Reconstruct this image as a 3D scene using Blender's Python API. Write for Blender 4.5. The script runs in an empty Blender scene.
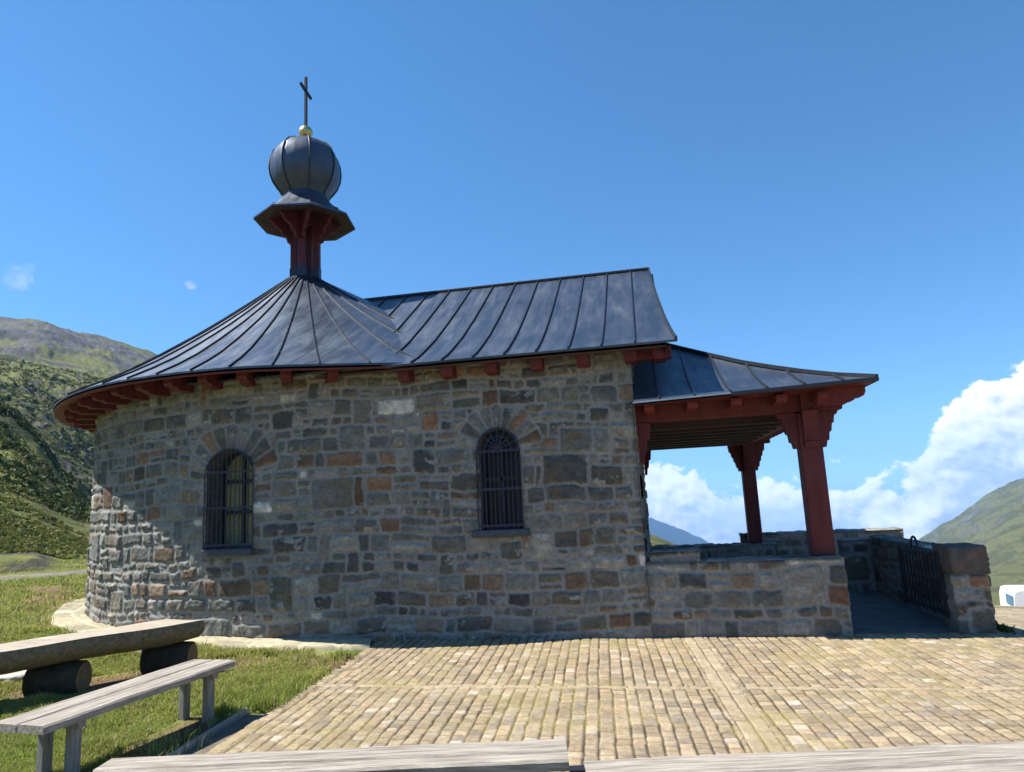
import bpy, math, random
import numpy as np
from mathutils import Vector, Matrix

R = math.radians
C = bpy.context.scene.collection
random.seed(7)

# ------------------------------------------------------------------ camera
cam_d = bpy.data.cameras.new("camera")
cam = bpy.data.objects.new("camera", cam_d); C.objects.link(cam)
bpy.context.scene.camera = cam
cam_d.sensor_width = 36.0; cam_d.lens = 683.0 / 1024.0 * 36.0
cam_d.clip_start = 0.05; cam_d.clip_end = 60000.0
P_, R_, W_ = R(9.5), R(2.8), R(11.0)
F = Vector((-math.sin(W_) * math.cos(P_), math.cos(W_) * math.cos(P_), math.sin(P_)))
RX = Vector((math.cos(W_), math.sin(W_), 0)); UP = RX.cross(F)
RX2 = math.cos(R_) * RX - math.sin(R_) * UP; UP2 = math.sin(R_) * RX + math.cos(R_) * UP
m = Matrix((RX2, UP2, -F)).transposed().to_4x4(); m.translation = Vector((0, 0, 1.65))
cam.matrix_world = m

# ------------------------------------------------------------------ sun and sky
SUN_EL, SUN_AZ = R(55.0), R(-97.0)            # azimuth from +Y, clockwise positive: almost exactly from -X
sun_dir = Vector((math.sin(SUN_AZ) * math.cos(SUN_EL), math.cos(SUN_AZ) * math.cos(SUN_EL), math.sin(SUN_EL)))
sd = bpy.data.lights.new("sun", 'SUN'); sd.energy = 5.0; sd.angle = R(0.53); sd.color = (1.0, 0.955, 0.88)
so = bpy.data.objects.new("sun", sd); C.objects.link(so)
so.rotation_euler = sun_dir.to_track_quat('Z', 'Y').to_euler(); so.location = (-30, 0, 40)

sc = bpy.context.scene
sc.view_settings.view_transform = 'Standard'; sc.view_settings.look = 'None'
sc.view_settings.exposure = 1.0; sc.view_settings.gamma = 1.0
try: sc.view_settings.use_curve_mapping = False
except Exception: pass
sc.cycles.max_bounces = 6; sc.cycles.volume_bounces = 1
sc.cycles.transparent_max_bounces = 8

class NT:
    def __init__(s, tree): s.t = tree
    def n(s, typ, **kw):
        nd = s.t.nodes.new(typ)
        for k, v in kw.items():
            if k == 'ins':
                for a, b in v.items():
                    if hasattr(b, 'is_linked') or isinstance(b, bpy.types.NodeSocket): s.t.links.new(b, nd.inputs[a])
                    else: nd.inputs[a].default_value = b
            else: setattr(nd, k, v)
        return nd
    def math(s, op, a, b=0.0, c=0.0, clamp=False):
        nd = s.t.nodes.new('ShaderNodeMath'); nd.operation = op; nd.use_clamp = clamp
        for i, v in enumerate((a, b, c)):
            if isinstance(v, bpy.types.NodeSocket): s.t.links.new(v, nd.inputs[i])
            else: nd.inputs[i].default_value = v
        return nd.outputs[0]
    def vmath(s, op, a, b=(0, 0, 0), scale=None):
        nd = s.t.nodes.new('ShaderNodeVectorMath'); nd.operation = op
        for i, v in enumerate((a, b)):
            if isinstance(v, bpy.types.NodeSocket): s.t.links.new(v, nd.inputs[i])
            else: nd.inputs[i].default_value = v
        if scale is not None: nd.inputs['Scale'].default_value = scale
        return nd.outputs[0]
    def noise(s, vec, scale, detail=4, rough=0.5, dist=0.0):
        nd = s.t.nodes.new('ShaderNodeTexNoise'); s.t.links.new(vec, nd.inputs['Vector'])
        nd.inputs['Scale'].default_value = scale; nd.inputs['Detail'].default_value = detail
        nd.inputs['Roughness'].default_value = rough; nd.inputs['Distortion'].default_value = dist
        return nd.outputs[0]
    def ramp(s, fac, pts, interp='LINEAR'):
        nd = s.t.nodes.new('ShaderNodeValToRGB'); s.t.links.new(fac, nd.inputs[0])
        cr = nd.color_ramp; cr.interpolation = interp
        while len(cr.elements) < len(pts): cr.elements.new(0.5)
        for e, (p, c) in zip(cr.elements, pts):
            e.position = p; e.color = (*c, 1) if len(c) == 3 else c
        return nd.outputs[0]
    def mix(s, fac, a, b, blend='MIX'):
        nd = s.t.nodes.new('ShaderNodeMix'); nd.data_type = 'RGBA'; nd.blend_type = blend
        for i, v in ((0, fac), (6, a), (7, b)):
            if isinstance(v, bpy.types.NodeSocket): s.t.links.new(v, nd.inputs[i])
            elif i == 0: nd.inputs[0].default_value = v
            else: nd.inputs[i].default_value = (*v, 1)
        return nd.outputs[2]
    def link(s, a, b): s.t.links.new(a, b)

def build_world():
    w = bpy.data.worlds.new("World"); bpy.context.scene.world = w; w.use_nodes = True
    t = NT(w.node_tree); w.node_tree.nodes.clear()
    co = t.n('ShaderNodeTexCoord').outputs['Generated']
    d = t.vmath('NORMALIZE', co)
    sep = t.n('ShaderNodeSeparateXYZ', ins={0: d})
    x, y, z = sep.outputs
    zc = t.math('MULTIPLY_ADD', t.math('MAXIMUM', z, 0.0), 0.94, 0.085)
    comb = t.n('ShaderNodeCombineXYZ', ins={0: x, 1: y, 2: zc}).outputs[0]
    sky = t.n('ShaderNodeTexSky', sky_type='NISHITA', sun_disc=False)
    sky.sun_elevation = SUN_EL; sky.sun_rotation = SUN_AZ
    sky.altitude = 2000; sky.air_density = 1.0; sky.dust_density = 0.0; sky.ozone_density = 3.0
    t.link(t.vmath('NORMALIZE', comb), sky.inputs[0])
    STR = 0.135
    # cumulus far beyond the valley, given by direction (azimuth / elevation in degrees)
    az = t.math('MULTIPLY', t.math('ARCTAN2', x, y), 57.2958)
    el = t.math('MULTIPLY', t.math('ARCSINE', z), 57.2958)
    fc = t.n('ShaderNodeFloatCurve')
    pts = [(-60, -9), (-30, -3), (-8, 2.0), (-2, 3.3), (0.5, 2.7), (3.5, 1.5), (7, 0.6), (11, 0.55), (15, 0.45), (17.6, 0.4), (18.9, 1.2), (19.9, 2.8), (21.6, 4.8), (23.2, 6.0), (26, 6.5), (32, 6.0), (45, 3), (60, -3)]
    cv = fc.mapping.curves[0]
    nrm = [((a + 60) / 120.0, (e + 10) / 20.0) for a, e in pts]
    while len(cv.points) < len(nrm): cv.points.new(0.5, 0.5)
    for p, (a, b) in zip(cv.points, nrm): p.location = (a, b); p.handle_type = 'AUTO'
    fc.mapping.update()
    t.link(t.math('DIVIDE', t.math('ADD', az, 60.0), 120.0, clamp=True), fc.inputs[1])
    top = t.math('SUBTRACT', t.math('MULTIPLY', fc.outputs[0], 20.0), 10.0)
    sq = t.vmath('MULTIPLY', d, (1, 1, 1.35))
    def dens(vec):
        a = t.noise(vec, 14.0, 7, 0.54, 0.25)
        b = t.noise(vec, 46.0, 6, 0.6, 0.3)
        return t.math('ADD', t.math('MULTIPLY', t.math('SUBTRACT', a, 0.5), 9.0), t.math('MULTIPLY', t.math('SUBTRACT', b, 0.5), 2.4))
    n0 = dens(sq)
    off = t.vmath('ADD', sq, (-0.006, 0.0, 0.011))
    n1 = dens(off)
    body = t.math('ADD', t.math('SUBTRACT', top, el), n0)
    mask = t.n('ShaderNodeMapRange', interpolation_type='SMOOTHSTEP', ins={0: body, 1: -0.1, 2: 0.6}).outputs[0]
    n2 = t.noise(off, 30.0, 5, 0.5, 0.1)
    lit = t.math('ADD', 0.90, t.math('MULTIPLY', t.math('SUBTRACT', n0, n1), 0.32))
    depth = t.math('MULTIPLY', t.math('SUBTRACT', body, 0.8), 0.085, clamp=True)
    lit = t.math('SUBTRACT', lit, t.math('MULTIPLY', depth, 1.15))
    lit = t.math('ADD', lit, t.math('MULTIPLY', t.math('SUBTRACT', n2, 0.5), 0.7), clamp=True)
    ccol = t.ramp(lit, [(0.0, (0.33, 0.38, 0.46)), (0.4, (0.53, 0.57, 0.62)), (0.70, (0.80, 0.81, 0.82)), (1.0, (1.0, 1.0, 0.98))])
    # blue gaps low in the bank
    gap = t.noise(sq, 11.0, 5, 0.55, 0.2)
    low = t.n('ShaderNodeMapRange', ins={0: el, 1: 0.2, 2: -1.8}).outputs[0]
    gm = t.math('MULTIPLY', low, t.n('ShaderNodeMapRange', interpolation_type='SMOOTHSTEP', ins={0: gap, 1: 0.42, 2: 0.56}).outputs[0])
    azm = t.n('ShaderNodeMapRange', ins={0: az, 1: 19.0, 2: 15.0}).outputs[0]
    gm = t.math('MULTIPLY', t.math('MULTIPLY', gm, azm), 0.6)
    mask = t.math('MULTIPLY', mask, t.math('SUBTRACT', 1.0, gm))
    # two wisps high on the left
    def wisp(a0, e0, ra, re):
        q = t.math('ADD', t.math('POWER', t.math('DIVIDE', t.math('SUBTRACT', az, a0), ra), 2.0),
                   t.math('POWER', t.math('DIVIDE', t.math('SUBTRACT', el, e0), re), 2.0))
        nn = t.noise(d, 70.0, 5, 0.6, 0.4)
        q = t.math('ADD', q, t.math('MULTIPLY', t.math('SUBTRACT', nn, 0.5), 3.6))
        return t.n('ShaderNodeMapRange', interpolation_type='SMOOTHSTEP', ins={0: q, 1: 1.0, 2: -0.6}).outputs[0]
    w1 = t.math('MULTIPLY', wisp(-47.7, 16.7, 1.2, 1.1), 0.32)
    w2 = t.math('MULTIPLY', wisp(-36.8, 17.4, 0.60, 0.36), 0.6)
    hs = t.n('ShaderNodeHueSaturation', ins={'Hue': 0.494, 'Saturation': 1.2, 'Value': 1.0, 'Fac': 1.0, 'Color': sky.outputs[0]})
    base = t.mix(1.0, hs.outputs[0], (STR, STR, STR), 'MULTIPLY')
    # low bluish far haze under the horizon line
    hz = t.n('ShaderNodeMapRange', ins={0: el, 1: 1.0, 2: -3.5}).outputs[0]
    base = t.mix(hz, base, (0.13, 0.25, 0.44))
    mixw = t.mix(w1, base, (0.5, 0.56, 0.62)); mixw = t.mix(w2, mixw, (0.56, 0.6, 0.64))
    col = t.mix(mask, mixw, ccol)
    bg = t.n('ShaderNodeBackground', ins={0: col, 1: 0.81})
    out = t.n('ShaderNodeOutputWorld'); t.link(bg.outputs[0], out.inputs[0])
build_world()

# ------------------------------------------------------------------ helpers
def tag(o, label=None, cat=None, group=None, kind=None):
    if label: o['label'] = label
    if cat: o['category'] = cat
    if group: o['group'] = group
    if kind: o['kind'] = kind
    return o

def empty(name, loc=(0, 0, 0), rz=0.0):
    o = bpy.data.objects.new(name, None); C.objects.link(o); o.location = loc; o.rotation_euler = (0, 0, rz)
    return o

def mesh_obj(name, verts, faces, mat, parent=None, smooth=False, cols=None, auto=None):
    me = bpy.data.meshes.new(name)
    if isinstance(verts, np.ndarray):
        faces = np.asarray(faces, dtype=np.int32); k = faces.shape[1]
        me.vertices.add(len(verts)); me.vertices.foreach_set('co', np.ascontiguousarray(verts, dtype=np.float32).ravel())
        me.loops.add(faces.size); me.loops.foreach_set('vertex_index', faces.ravel())
        me.polygons.add(len(faces)); me.polygons.foreach_set('loop_start', np.arange(0, faces.size, k, dtype=np.int32))
        me.update(calc_edges=True); me.validate()
    else:
        me.from_pydata([tuple(v) for v in verts], [], faces); me.update()
    if cols is not None:
        a = me.color_attributes.new('Col', 'FLOAT_COLOR', 'POINT')
        c4 = np.ones((len(me.vertices), 4), np.float32); c4[:, :3] = cols
        a.data.foreach_set('color', c4.ravel())
    if smooth: me.polygons.foreach_set('use_smooth', np.ones(len(me.polygons), bool))
    for mm in (mat if isinstance(mat, (list, tuple)) else [mat]): me.materials.append(mm)
    o = bpy.data.objects.new(name, me); C.objects.link(o)
    if parent is not None:
        o.parent = parent
    return o

class MB:
    def __init__(s): s.v = []; s.f = []
    def add(s, vs, fs):
        k = len(s.v); s.v += [Vector(v) for v in vs]; s.f += [tuple(i + k for i in f) for f in fs]; return s
    def box(s, c, size, rot=None, taper=1.0, bev=0.0):
        hx, hy, hz = [q / 2 for q in size]
        if bev > 0:
            b = min(bev, hx * .9, hy * .9, hz * .9); vs = []; 
            ring = [(-hx + b, -hy), (hx - b, -hy), (hx, -hy + b), (hx, hy - b), (hx - b, hy), (-hx + b, hy), (-hx, hy - b), (-hx, -hy + b)]
            for z, q in ((-hz, b), (-hz + b, 0), (hz - b, 0), (hz, b)):
                for (x, y) in ring:
                    kx = (hx - q) / hx; ky = (hy - q) / hy
                    tz = 1 + (taper - 1) * (z + hz) / (2 * hz)
                    vs.append((x * kx * tz, y * ky * tz, z))
            fs = [tuple(range(7, -1, -1)), tuple(range(24, 32))]
            for k in range(3):
                for i in range(8): fs.append((k * 8 + i, k * 8 + (i + 1) % 8, k * 8 + 8 + (i + 1) % 8, k * 8 + 8 + i))
        else:
            vs = [(sx * hx * (taper if sz > 0 else 1), sy * hy * (taper if sz > 0 else 1), sz * hz) for sz in (-1, 1) for sy in (-1, 1) for sx in (-1, 1)]
            fs = [(0, 2, 3, 1), (4, 5, 7, 6), (0, 1, 5, 4), (2, 6, 7, 3), (0, 4, 6, 2), (1, 3, 7, 5)]
        M = rot if rot is not None else Matrix.Identity(3)
        return s.add([M @ Vector(v) + Vector(c) for v in vs], fs)
    def bar(s, a, b, w, h=None, up=(0, 0, 1), bev=0.0):
        a, b = Vector(a), Vector(b); d = (b - a); L = d.length; d.normalize()
        u = Vector(up)
        if abs(u.dot(d)) > .98: u = Vector((0, 1, 0))
        sx = d.cross(u).normalized(); uz = sx.cross(d)
        M = Matrix((sx, d, uz)).transposed()
        return s.box((a + b) / 2, (w, L, h or w), M, bev=bev)
    def tube(s, pts, r, n=8, caps=True):
        pts = [Vector(p) for p in pts]; rs = r if isinstance(r, (list, tuple)) else [r] * len(pts)
        vs = []; fs = []
        ref = Vector((0.31, 0.17, 0.93))
        for i, p in enumerate(pts):
            d = (pts[min(i + 1, len(pts) - 1)] - pts[max(i - 1, 0)]).normalized()
            a = d.cross(ref)
            if a.length < 1e-3: a = d.cross(Vector((1, 0, 0)))
            a.normalize(); b = d.cross(a)
            for k in range(n):
                t = 2 * math.pi * k / n; vs.append(p + (a * math.cos(t) + b * math.sin(t)) * rs[i])
        for i in range(len(pts) - 1):
            for k in range(n): fs.append((i * n + k, i * n + (k + 1) % n, i * n + n + (k + 1) % n, i * n + n + k))
        if caps: fs += [tuple(range(n - 1, -1, -1)), tuple(range((len(pts) - 1) * n, len(pts) * n))]
        return s.add(vs, fs)
    def lathe(s, prof, c=(0, 0, 0), n=32, ang0=0.0):
        vs = []; fs = []
        for r_, z in prof:
            for k in range(n):
                t = ang0 + 2 * math.pi * k / n; vs.append((c[0] + r_ * math.cos(t), c[1] + r_ * math.sin(t), c[2] + z))
        for i in range(len(prof) - 1):
            for k in range(n): fs.append((i * n + k, i * n + (k + 1) % n, i * n + n + (k + 1) % n, i * n + n + k))
        return s.add(vs, fs)
    def prism(s, outline, a, b):
        """outline: list of 3D points; extruded by vector b (a = origin offset)"""
        n = len(outline); A = [Vector(p) + Vector(a) for p in outline]; B = [p + Vector(b) for p in A]
        fs = [tuple(range(n - 1, -1, -1)), tuple(range(n, 2 * n))] + [(i, (i + 1) % n, n + (i + 1) % n, n + i) for i in range(n)]
        return s.add(A + B, fs)
    def build(s, name, mat, parent=None, smooth=False):
        o = mesh_obj(name, s.v, s.f, mat, parent, smooth)
        return o

# ---- numpy value noise
def _hash(ix, iy, seed):
    h = (ix.astype(np.int64) * 374761393 + iy.astype(np.int64) * 668265263 + seed * 974634777) & 0xffffffff
    h = ((h ^ (h >> 13)) * 1274126177) & 0xffffffff
    h = (h ^ (h >> 16)) & 0xffffffff
    return h / 4294967295.0
def vnoise(x, y, seed=0):
    ix = np.floor(x); iy = np.floor(y); fx = x - ix; fy = y - iy
    fx = fx * fx * fx * (fx * (fx * 6 - 15) + 10); fy = fy * fy * fy * (fy * (fy * 6 - 15) + 10)
    a = _hash(ix, iy, seed); b = _hash(ix + 1, iy, seed); c = _hash(ix, iy + 1, seed); d = _hash(ix + 1, iy + 1, seed)
    return (a + (b - a) * fx) * (1 - fy) + (c + (d - c) * fx) * fy
def fbm(x, y, seed=0, oct=4, rough=0.5, ridged=False):
    t = 0; a = 1; s = 0
    for o in range(oct):
        n = vnoise(x * 2 ** o + 17.3 * o, y * 2 ** o - 9.1 * o, seed + o)
        if ridged: n = 1 - np.abs(2 * n - 1)
        t = t + a * n; s += a; a *= rough
    return t / s            # 0..1
def sstep(x, a, b):
    t = np.clip((x - a) / (b - a), 0, 1); return t * t * (3 - 2 * t)

# ------------------------------------------------------------------ materials
MATS = {}
def pmat(name, color, rough=0.7, metal=0.0, spec=0.5, var=0.25, scale=6.0, bump=0.0, bscale=40.0, stretch=(1, 1, 1), rvar=0.0, dirt=None, dscale=2.0, damt=0.5):
    mt = bpy.data.materials.new(name); mt.use_nodes = True; t = NT(mt.node_tree)
    p = mt.node_tree.nodes['Principled BSDF']
    co = t.n('ShaderNodeTexCoord').outputs['Object']
    v = t.vmath('MULTIPLY', co, stretch)
    n = t.noise(v, scale, 6, 0.6)
    lo = tuple(c * (1 - var) for c in color); hi = tuple(min(1, c * (1 + var)) for c in color)
    col = t.ramp(n, [(0.3, lo), (0.7, hi)])
    if dirt is not None:
        dn = t.noise(v, dscale, 5, 0.65)
        f = t.n('ShaderNodeMapRange', ins={0: dn, 1: 0.48, 2: 0.68}).outputs[0]
        col = t.mix(t.math('MULTIPLY', f, damt), col, dirt)
    t.link(col, p.inputs['Base Color'])
    p.inputs['Metallic'].default_value = metal; p.inputs['Specular IOR Level'].default_value = spec
    if rvar > 0:
        rn = t.noise(v, scale * 0.6, 5, 0.6)
        t.link(t.n('ShaderNodeMapRange', ins={0: rn, 1: 0.3, 2: 0.7, 3: rough - rvar, 4: rough + rvar}).outputs[0], p.inputs['Roughness'])
    else: p.inputs['Roughness'].default_value = rough
    if bump > 0:
        bn = t.noise(v, bscale, 5, 0.6)
        b = t.n('ShaderNodeBump', ins={'Strength': bump, 'Distance': 0.02, 'Height': bn}); t.link(b.outputs[0], p.inputs['Normal'])
    MATS[name] = mt; return mt

def vmat(name, rough=0.85, scale=30.0, var=0.35, bump=0.3, bscale=60.0, spec=0.3, bdist=0.01, translucent=0.0):
    mt = bpy.data.materials.new(name); mt.use_nodes = True; t = NT(mt.node_tree)
    p = mt.node_tree.nodes['Principled BSDF']
    at = t.n('ShaderNodeAttribute', attribute_name='Col').outputs['Color']
    co = t.n('ShaderNodeTexCoord').outputs['Object']
    n = t.noise(co, scale, 6, 0.65)
    f = t.n('ShaderNodeMapRange', ins={0: n, 1: 0.25, 2: 0.75, 3: 1 - var, 4: 1 + var}).outputs[0]
    g = t.n('ShaderNodeCombineColor', ins={0: f, 1: f, 2: f}).outputs[0]
    col = t.mix(1.0, at, g, 'MULTIPLY')
    t.link(col, p.inputs['Base Color']); p.inputs['Roughness'].default_value = rough
    p.inputs['Specular IOR Level'].default_value = spec
    if bump > 0:
        bn = t.noise(co, bscale, 6, 0.65)
        b = t.n('ShaderNodeBump', ins={'Strength': bump, 'Distance': bdist, 'Height': bn}); t.link(b.outputs[0], p.inputs['Normal'])
    if translucent > 0:
        tr = t.n('ShaderNodeBsdfTranslucent', ins={0: col})
        mx = t.n('ShaderNodeMixShader', ins={0: translucent}); t.link(p.outputs[0], mx.inputs[1]); t.link(tr.outputs[0], mx.inputs[2])
        t.link(mx.outputs[0], mt.node_tree.nodes['Material Output'].inputs[0])
    MATS[name] = mt; return mt

M_STONE = vmat('rubble_stone', 0.88, 28.0, 0.32, 0.55, 70.0, 0.25, 0.012)
M_PAVE = vmat('cobble_stone', 0.85, 45.0, 0.25, 0.35, 120.0, 0.25, 0.006)
M_LAND = vmat('mountain_meadow', 0.95, 1.1, 0.45, 0.7, 0.55, 0.1, 0.7)
M_NEAR = vmat('turf_soil', 0.95, 12.0, 0.35, 0.5, 40.0, 0.1, 0.03)
M_GRASS = vmat('grass_blade', 0.55, 3.0, 0.15, 0.0, 1.0, 0.3, 0.01, 0.45)
def roof_mat():
    mt = bpy.data.materials.new('weathered_sheet_roof'); mt.use_nodes = True; t = NT(mt.node_tree); p = mt.node_tree.nodes['Principled BSDF']
    co = t.n('ShaderNodeTexCoord').outputs['Object']
    a = t.noise(co, 1.3, 7, 0.62, 0.3); st = t.noise(t.vmath('MULTIPLY', co, (7, 1.0, 1.0)), 1.1, 6, 0.65, 0.6); fine = t.noise(co, 14, 5, 0.6)
    mx = t.math('ADD', t.math('MULTIPLY', a, 0.55), t.math('ADD', t.math('MULTIPLY', st, 0.35), t.math('MULTIPLY', fine, 0.10)))
    col = t.ramp(mx, [(0.32, (.038, .052, .078)), (0.48, (.062, .081, .114)), (0.58, (.080, .100, .134)), (0.70, (.13, .147, .165))])
    rust = t.n('ShaderNodeMapRange', ins={0: t.noise(co, 2.4, 6, 0.7, 0.5), 1: 0.60, 2: 0.74}).outputs[0]
    col = t.mix(t.math('MULTIPLY', rust, 0.15), col, (.15, .135, .105))
    t.link(col, p.inputs['Base Color']); p.inputs['Metallic'].default_value = 0.62
    t.link(t.n('ShaderNodeMapRange', ins={0: st, 1: 0.3, 2: 0.7, 3: 0.30, 4: 0.56}).outputs[0], p.inputs['Roughness'])
    h = t.math('ADD', t.noise(co, 2.2, 3, 0.5), t.math('MULTIPLY', t.noise(co, 9, 4, 0.6), 0.25))
    b = t.n('ShaderNodeBump', ins={'Strength': 0.35, 'Distance': 0.03, 'Height': h}); t.link(b.outputs[0], p.inputs['Normal'])
    return mt
M_GROWTH = vmat('hillside_leaf', 0.7, 3.0, 0.1, 0.0, 1.0, 0.15, 0.01, 0.25)
M_ROOF = roof_mat()
M_SEAM = pmat('dark_seam', (0.030, 0.036, 0.047), 0.5, 0.5, 0.5, 0.2, 8)
M_RED = pmat('oxide_red_paint', (0.108, 0.0175, 0.018), 0.6, 0, 0.35, 0.35, 9, 0.4, 45, (1, 1, 0.25), dirt=(0.14, 0.05, 0.045), dscale=6, damt=0.45, rvar=.12)
M_REDL = pmat('oxide_red_end_grain', (0.135, 0.024, 0.022), 0.68, 0, 0.3, 0.3, 12, 0.25, 60)
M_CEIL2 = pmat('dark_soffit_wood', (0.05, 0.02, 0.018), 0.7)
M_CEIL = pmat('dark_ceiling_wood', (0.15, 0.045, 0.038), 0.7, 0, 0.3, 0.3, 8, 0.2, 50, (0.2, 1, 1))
M_JOIST = pmat('dark_joist_wood', (0.03, 0.013, 0.012), 0.7)  # even near-black wood tone, darker than the ceiling boards
M_LITWOOD = pmat('bounce_lit_wood', (0.78, 0.68, 0.48), 0.7, 0, 0.3, 0.2, 9, 0.2, 50)  # cream tone raised to stand in for bounced light under the porch roof
M_IRON = pmat('blackened_iron', (0.022, 0.025, 0.034), 0.55, 0.4, 0.5, 0.3, 20)
M_IRON2 = pmat('blue_black_iron', (0.030, 0.036, 0.060), 0.5, 0.3, 0.5, 0.3, 20)
M_GOLD = pmat('gilded_ball', (0.72, 0.55, 0.22), 0.32, 0.9, 0.5, 0.3, 10, dirt=(0.35, 0.3, 0.2), dscale=6)
M_LEAD = pmat('leaded_glass', (0.30, 0.29, 0.14), 0.4, 0, 0.35, 0.35, 14)
M_DARKGL = pmat('dark_glass', (0.012, 0.014, 0.018), 0.3, 0, 0.3, 0.2, 6)
M_SILL = pmat('slate_sill', (0.062, 0.07, 0.088), 0.7, 0, 0.4, 0.3, 14, 0.3, 60)
M_WOODG = pmat('silvered_plank', (0.37, 0.325, 0.27), 0.8, 0, 0.25, 0.4, 4, 0.5, 24, (1, 16, 16), dirt=(0.13, 0.105, 0.08), dscale=2.2, damt=0.75)
M_WOODP = pmat('bench_post_wood', (0.27, 0.25, 0.22), 0.85, 0, 0.25, 0.3, 6, 0.4, 30, (8, 8, 1))
M_LOG = pmat('brown_log_wood', (0.235, 0.165, 0.10), 0.8, 0, 0.25, 0.3, 4, 0.45, 18, (1, 9, 9), dirt=(0.07, 0.05, 0.035), dscale=2.5)
M_LOGT = pmat('bleached_log_top', (0.42, 0.36, 0.28), 0.8, 0, 0.25, 0.3, 4, 0.5, 18, (1, 12, 12), dirt=(0.2, 0.15, 0.1), dscale=2.5)
M_LOGE = pmat('log_end_grain', (0.27, 0.17, 0.085), 0.85, 0, 0.2, 0.35, 12, 0.4, 40)
M_BARK = pmat('dark_bark', (0.06, 0.05, 0.035), 0.95, 0, 0.1, 0.4, 9, 0.8, 22)
M_PALE = pmat('pale_block', (0.42, 0.39, 0.33), 0.9, 0, 0.2, 0.25, 9, 0.5, 30)
M_WHITE = pmat('white_car_paint', (0.78, 0.79, 0.80), 0.3, 0, 0.5, 0.04, 3)
M_CARGL = pmat('tinted_car_glass', (0.10, 0.22, 0.33), 0.1, 0, 0.7, 0.1, 3)
M_RUBBER = pmat('black_rubber', (0.02, 0.02, 0.02), 0.8)
M_LAMP = pmat('red_lamp_plastic', (0.25, 0.02, 0.02), 0.3)
M_GUT = pmat('earthy_gutter_slab', (0.15, 0.125, 0.09), 0.95, 0, 0.2, 0.4, 7, 0.6, 30)
M_FLOOR = pmat('dark_floor_slab', (0.12, 0.12, 0.115), 0.9, 0, 0.2, 0.3, 5, 0.4, 30)
M_GUTTER = pmat('bright_drip_edge', (0.45, 0.47, 0.5), 0.4, 0.7, 0.5, 0.15, 8)
M_CAP = pmat('rusty_top_stone', (0.12, 0.105, 0.09), 0.9, 0, 0.2, 0.35, 7, 0.6, 25, dirt=(0.17, 0.075, 0.048), dscale=4.5, damt=0.65)
M_WEED = pmat('weed_leaf', (0.045, 0.085, 0.02), 0.6, 0, 0.3, 0.4, 9)

# ------------------------------------------------------------------ stone fields
STONE_PAL = np.array([(.135, .142, .135), (.17, .172, .158), (.115, .12, .117), (.21, .205, .185), (.155, .145, .122), (.175, .135, .098), (.125, .128, .105), (.265, .26, .235), (.085, .088, .086), (.20, .122, .076), (.17, .108, .072), (.46, .45, .41)])
STONE_W = np.array([.15, .16, .13, .12, .10, .08, .09, .07, .05, .022, .04, .022])

def relax_dist(lab, iters):
    b = np.zeros(lab.shape, bool)
    b[:, :-1] |= lab[:, :-1] != lab[:, 1:]; b[:, 1:] |= lab[:, :-1] != lab[:, 1:]
    b[:-1, :] |= lab[:-1, :] != lab[1:, :]; b[1:, :] |= lab[:-1, :] != lab[1:, :]
    d = np.where(b, 0.0, 99.0)
    for _ in range(iters):
        p = np.pad(d, 1, mode='edge')
        d = np.minimum(d, np.minimum(np.minimum(p[:-2, 1:-1], p[2:, 1:-1]), np.minimum(p[1:-1, :-2], p[1:-1, 2:])) + 1.0)
        d = np.minimum(d, np.minimum(np.minimum(p[:-2, :-2], p[2:, 2:]), np.minimum(p[2:, :-2], p[:-2, 2:])) + 1.414)
    return np.minimum(d, iters)
def blur(a, k=1):
    for _ in range(k):
        p = np.pad(a, 1, mode='edge')
        a = (p[:-2, :-2] + p[2:, 2:] + p[:-2, 2:] + p[2:, :-2] + 2 * (p[:-2, 1:-1] + p[2:, 1:-1] + p[1:-1, :-2] + p[1:-1, 2:]) + 4 * a) / 16
    return a

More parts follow.
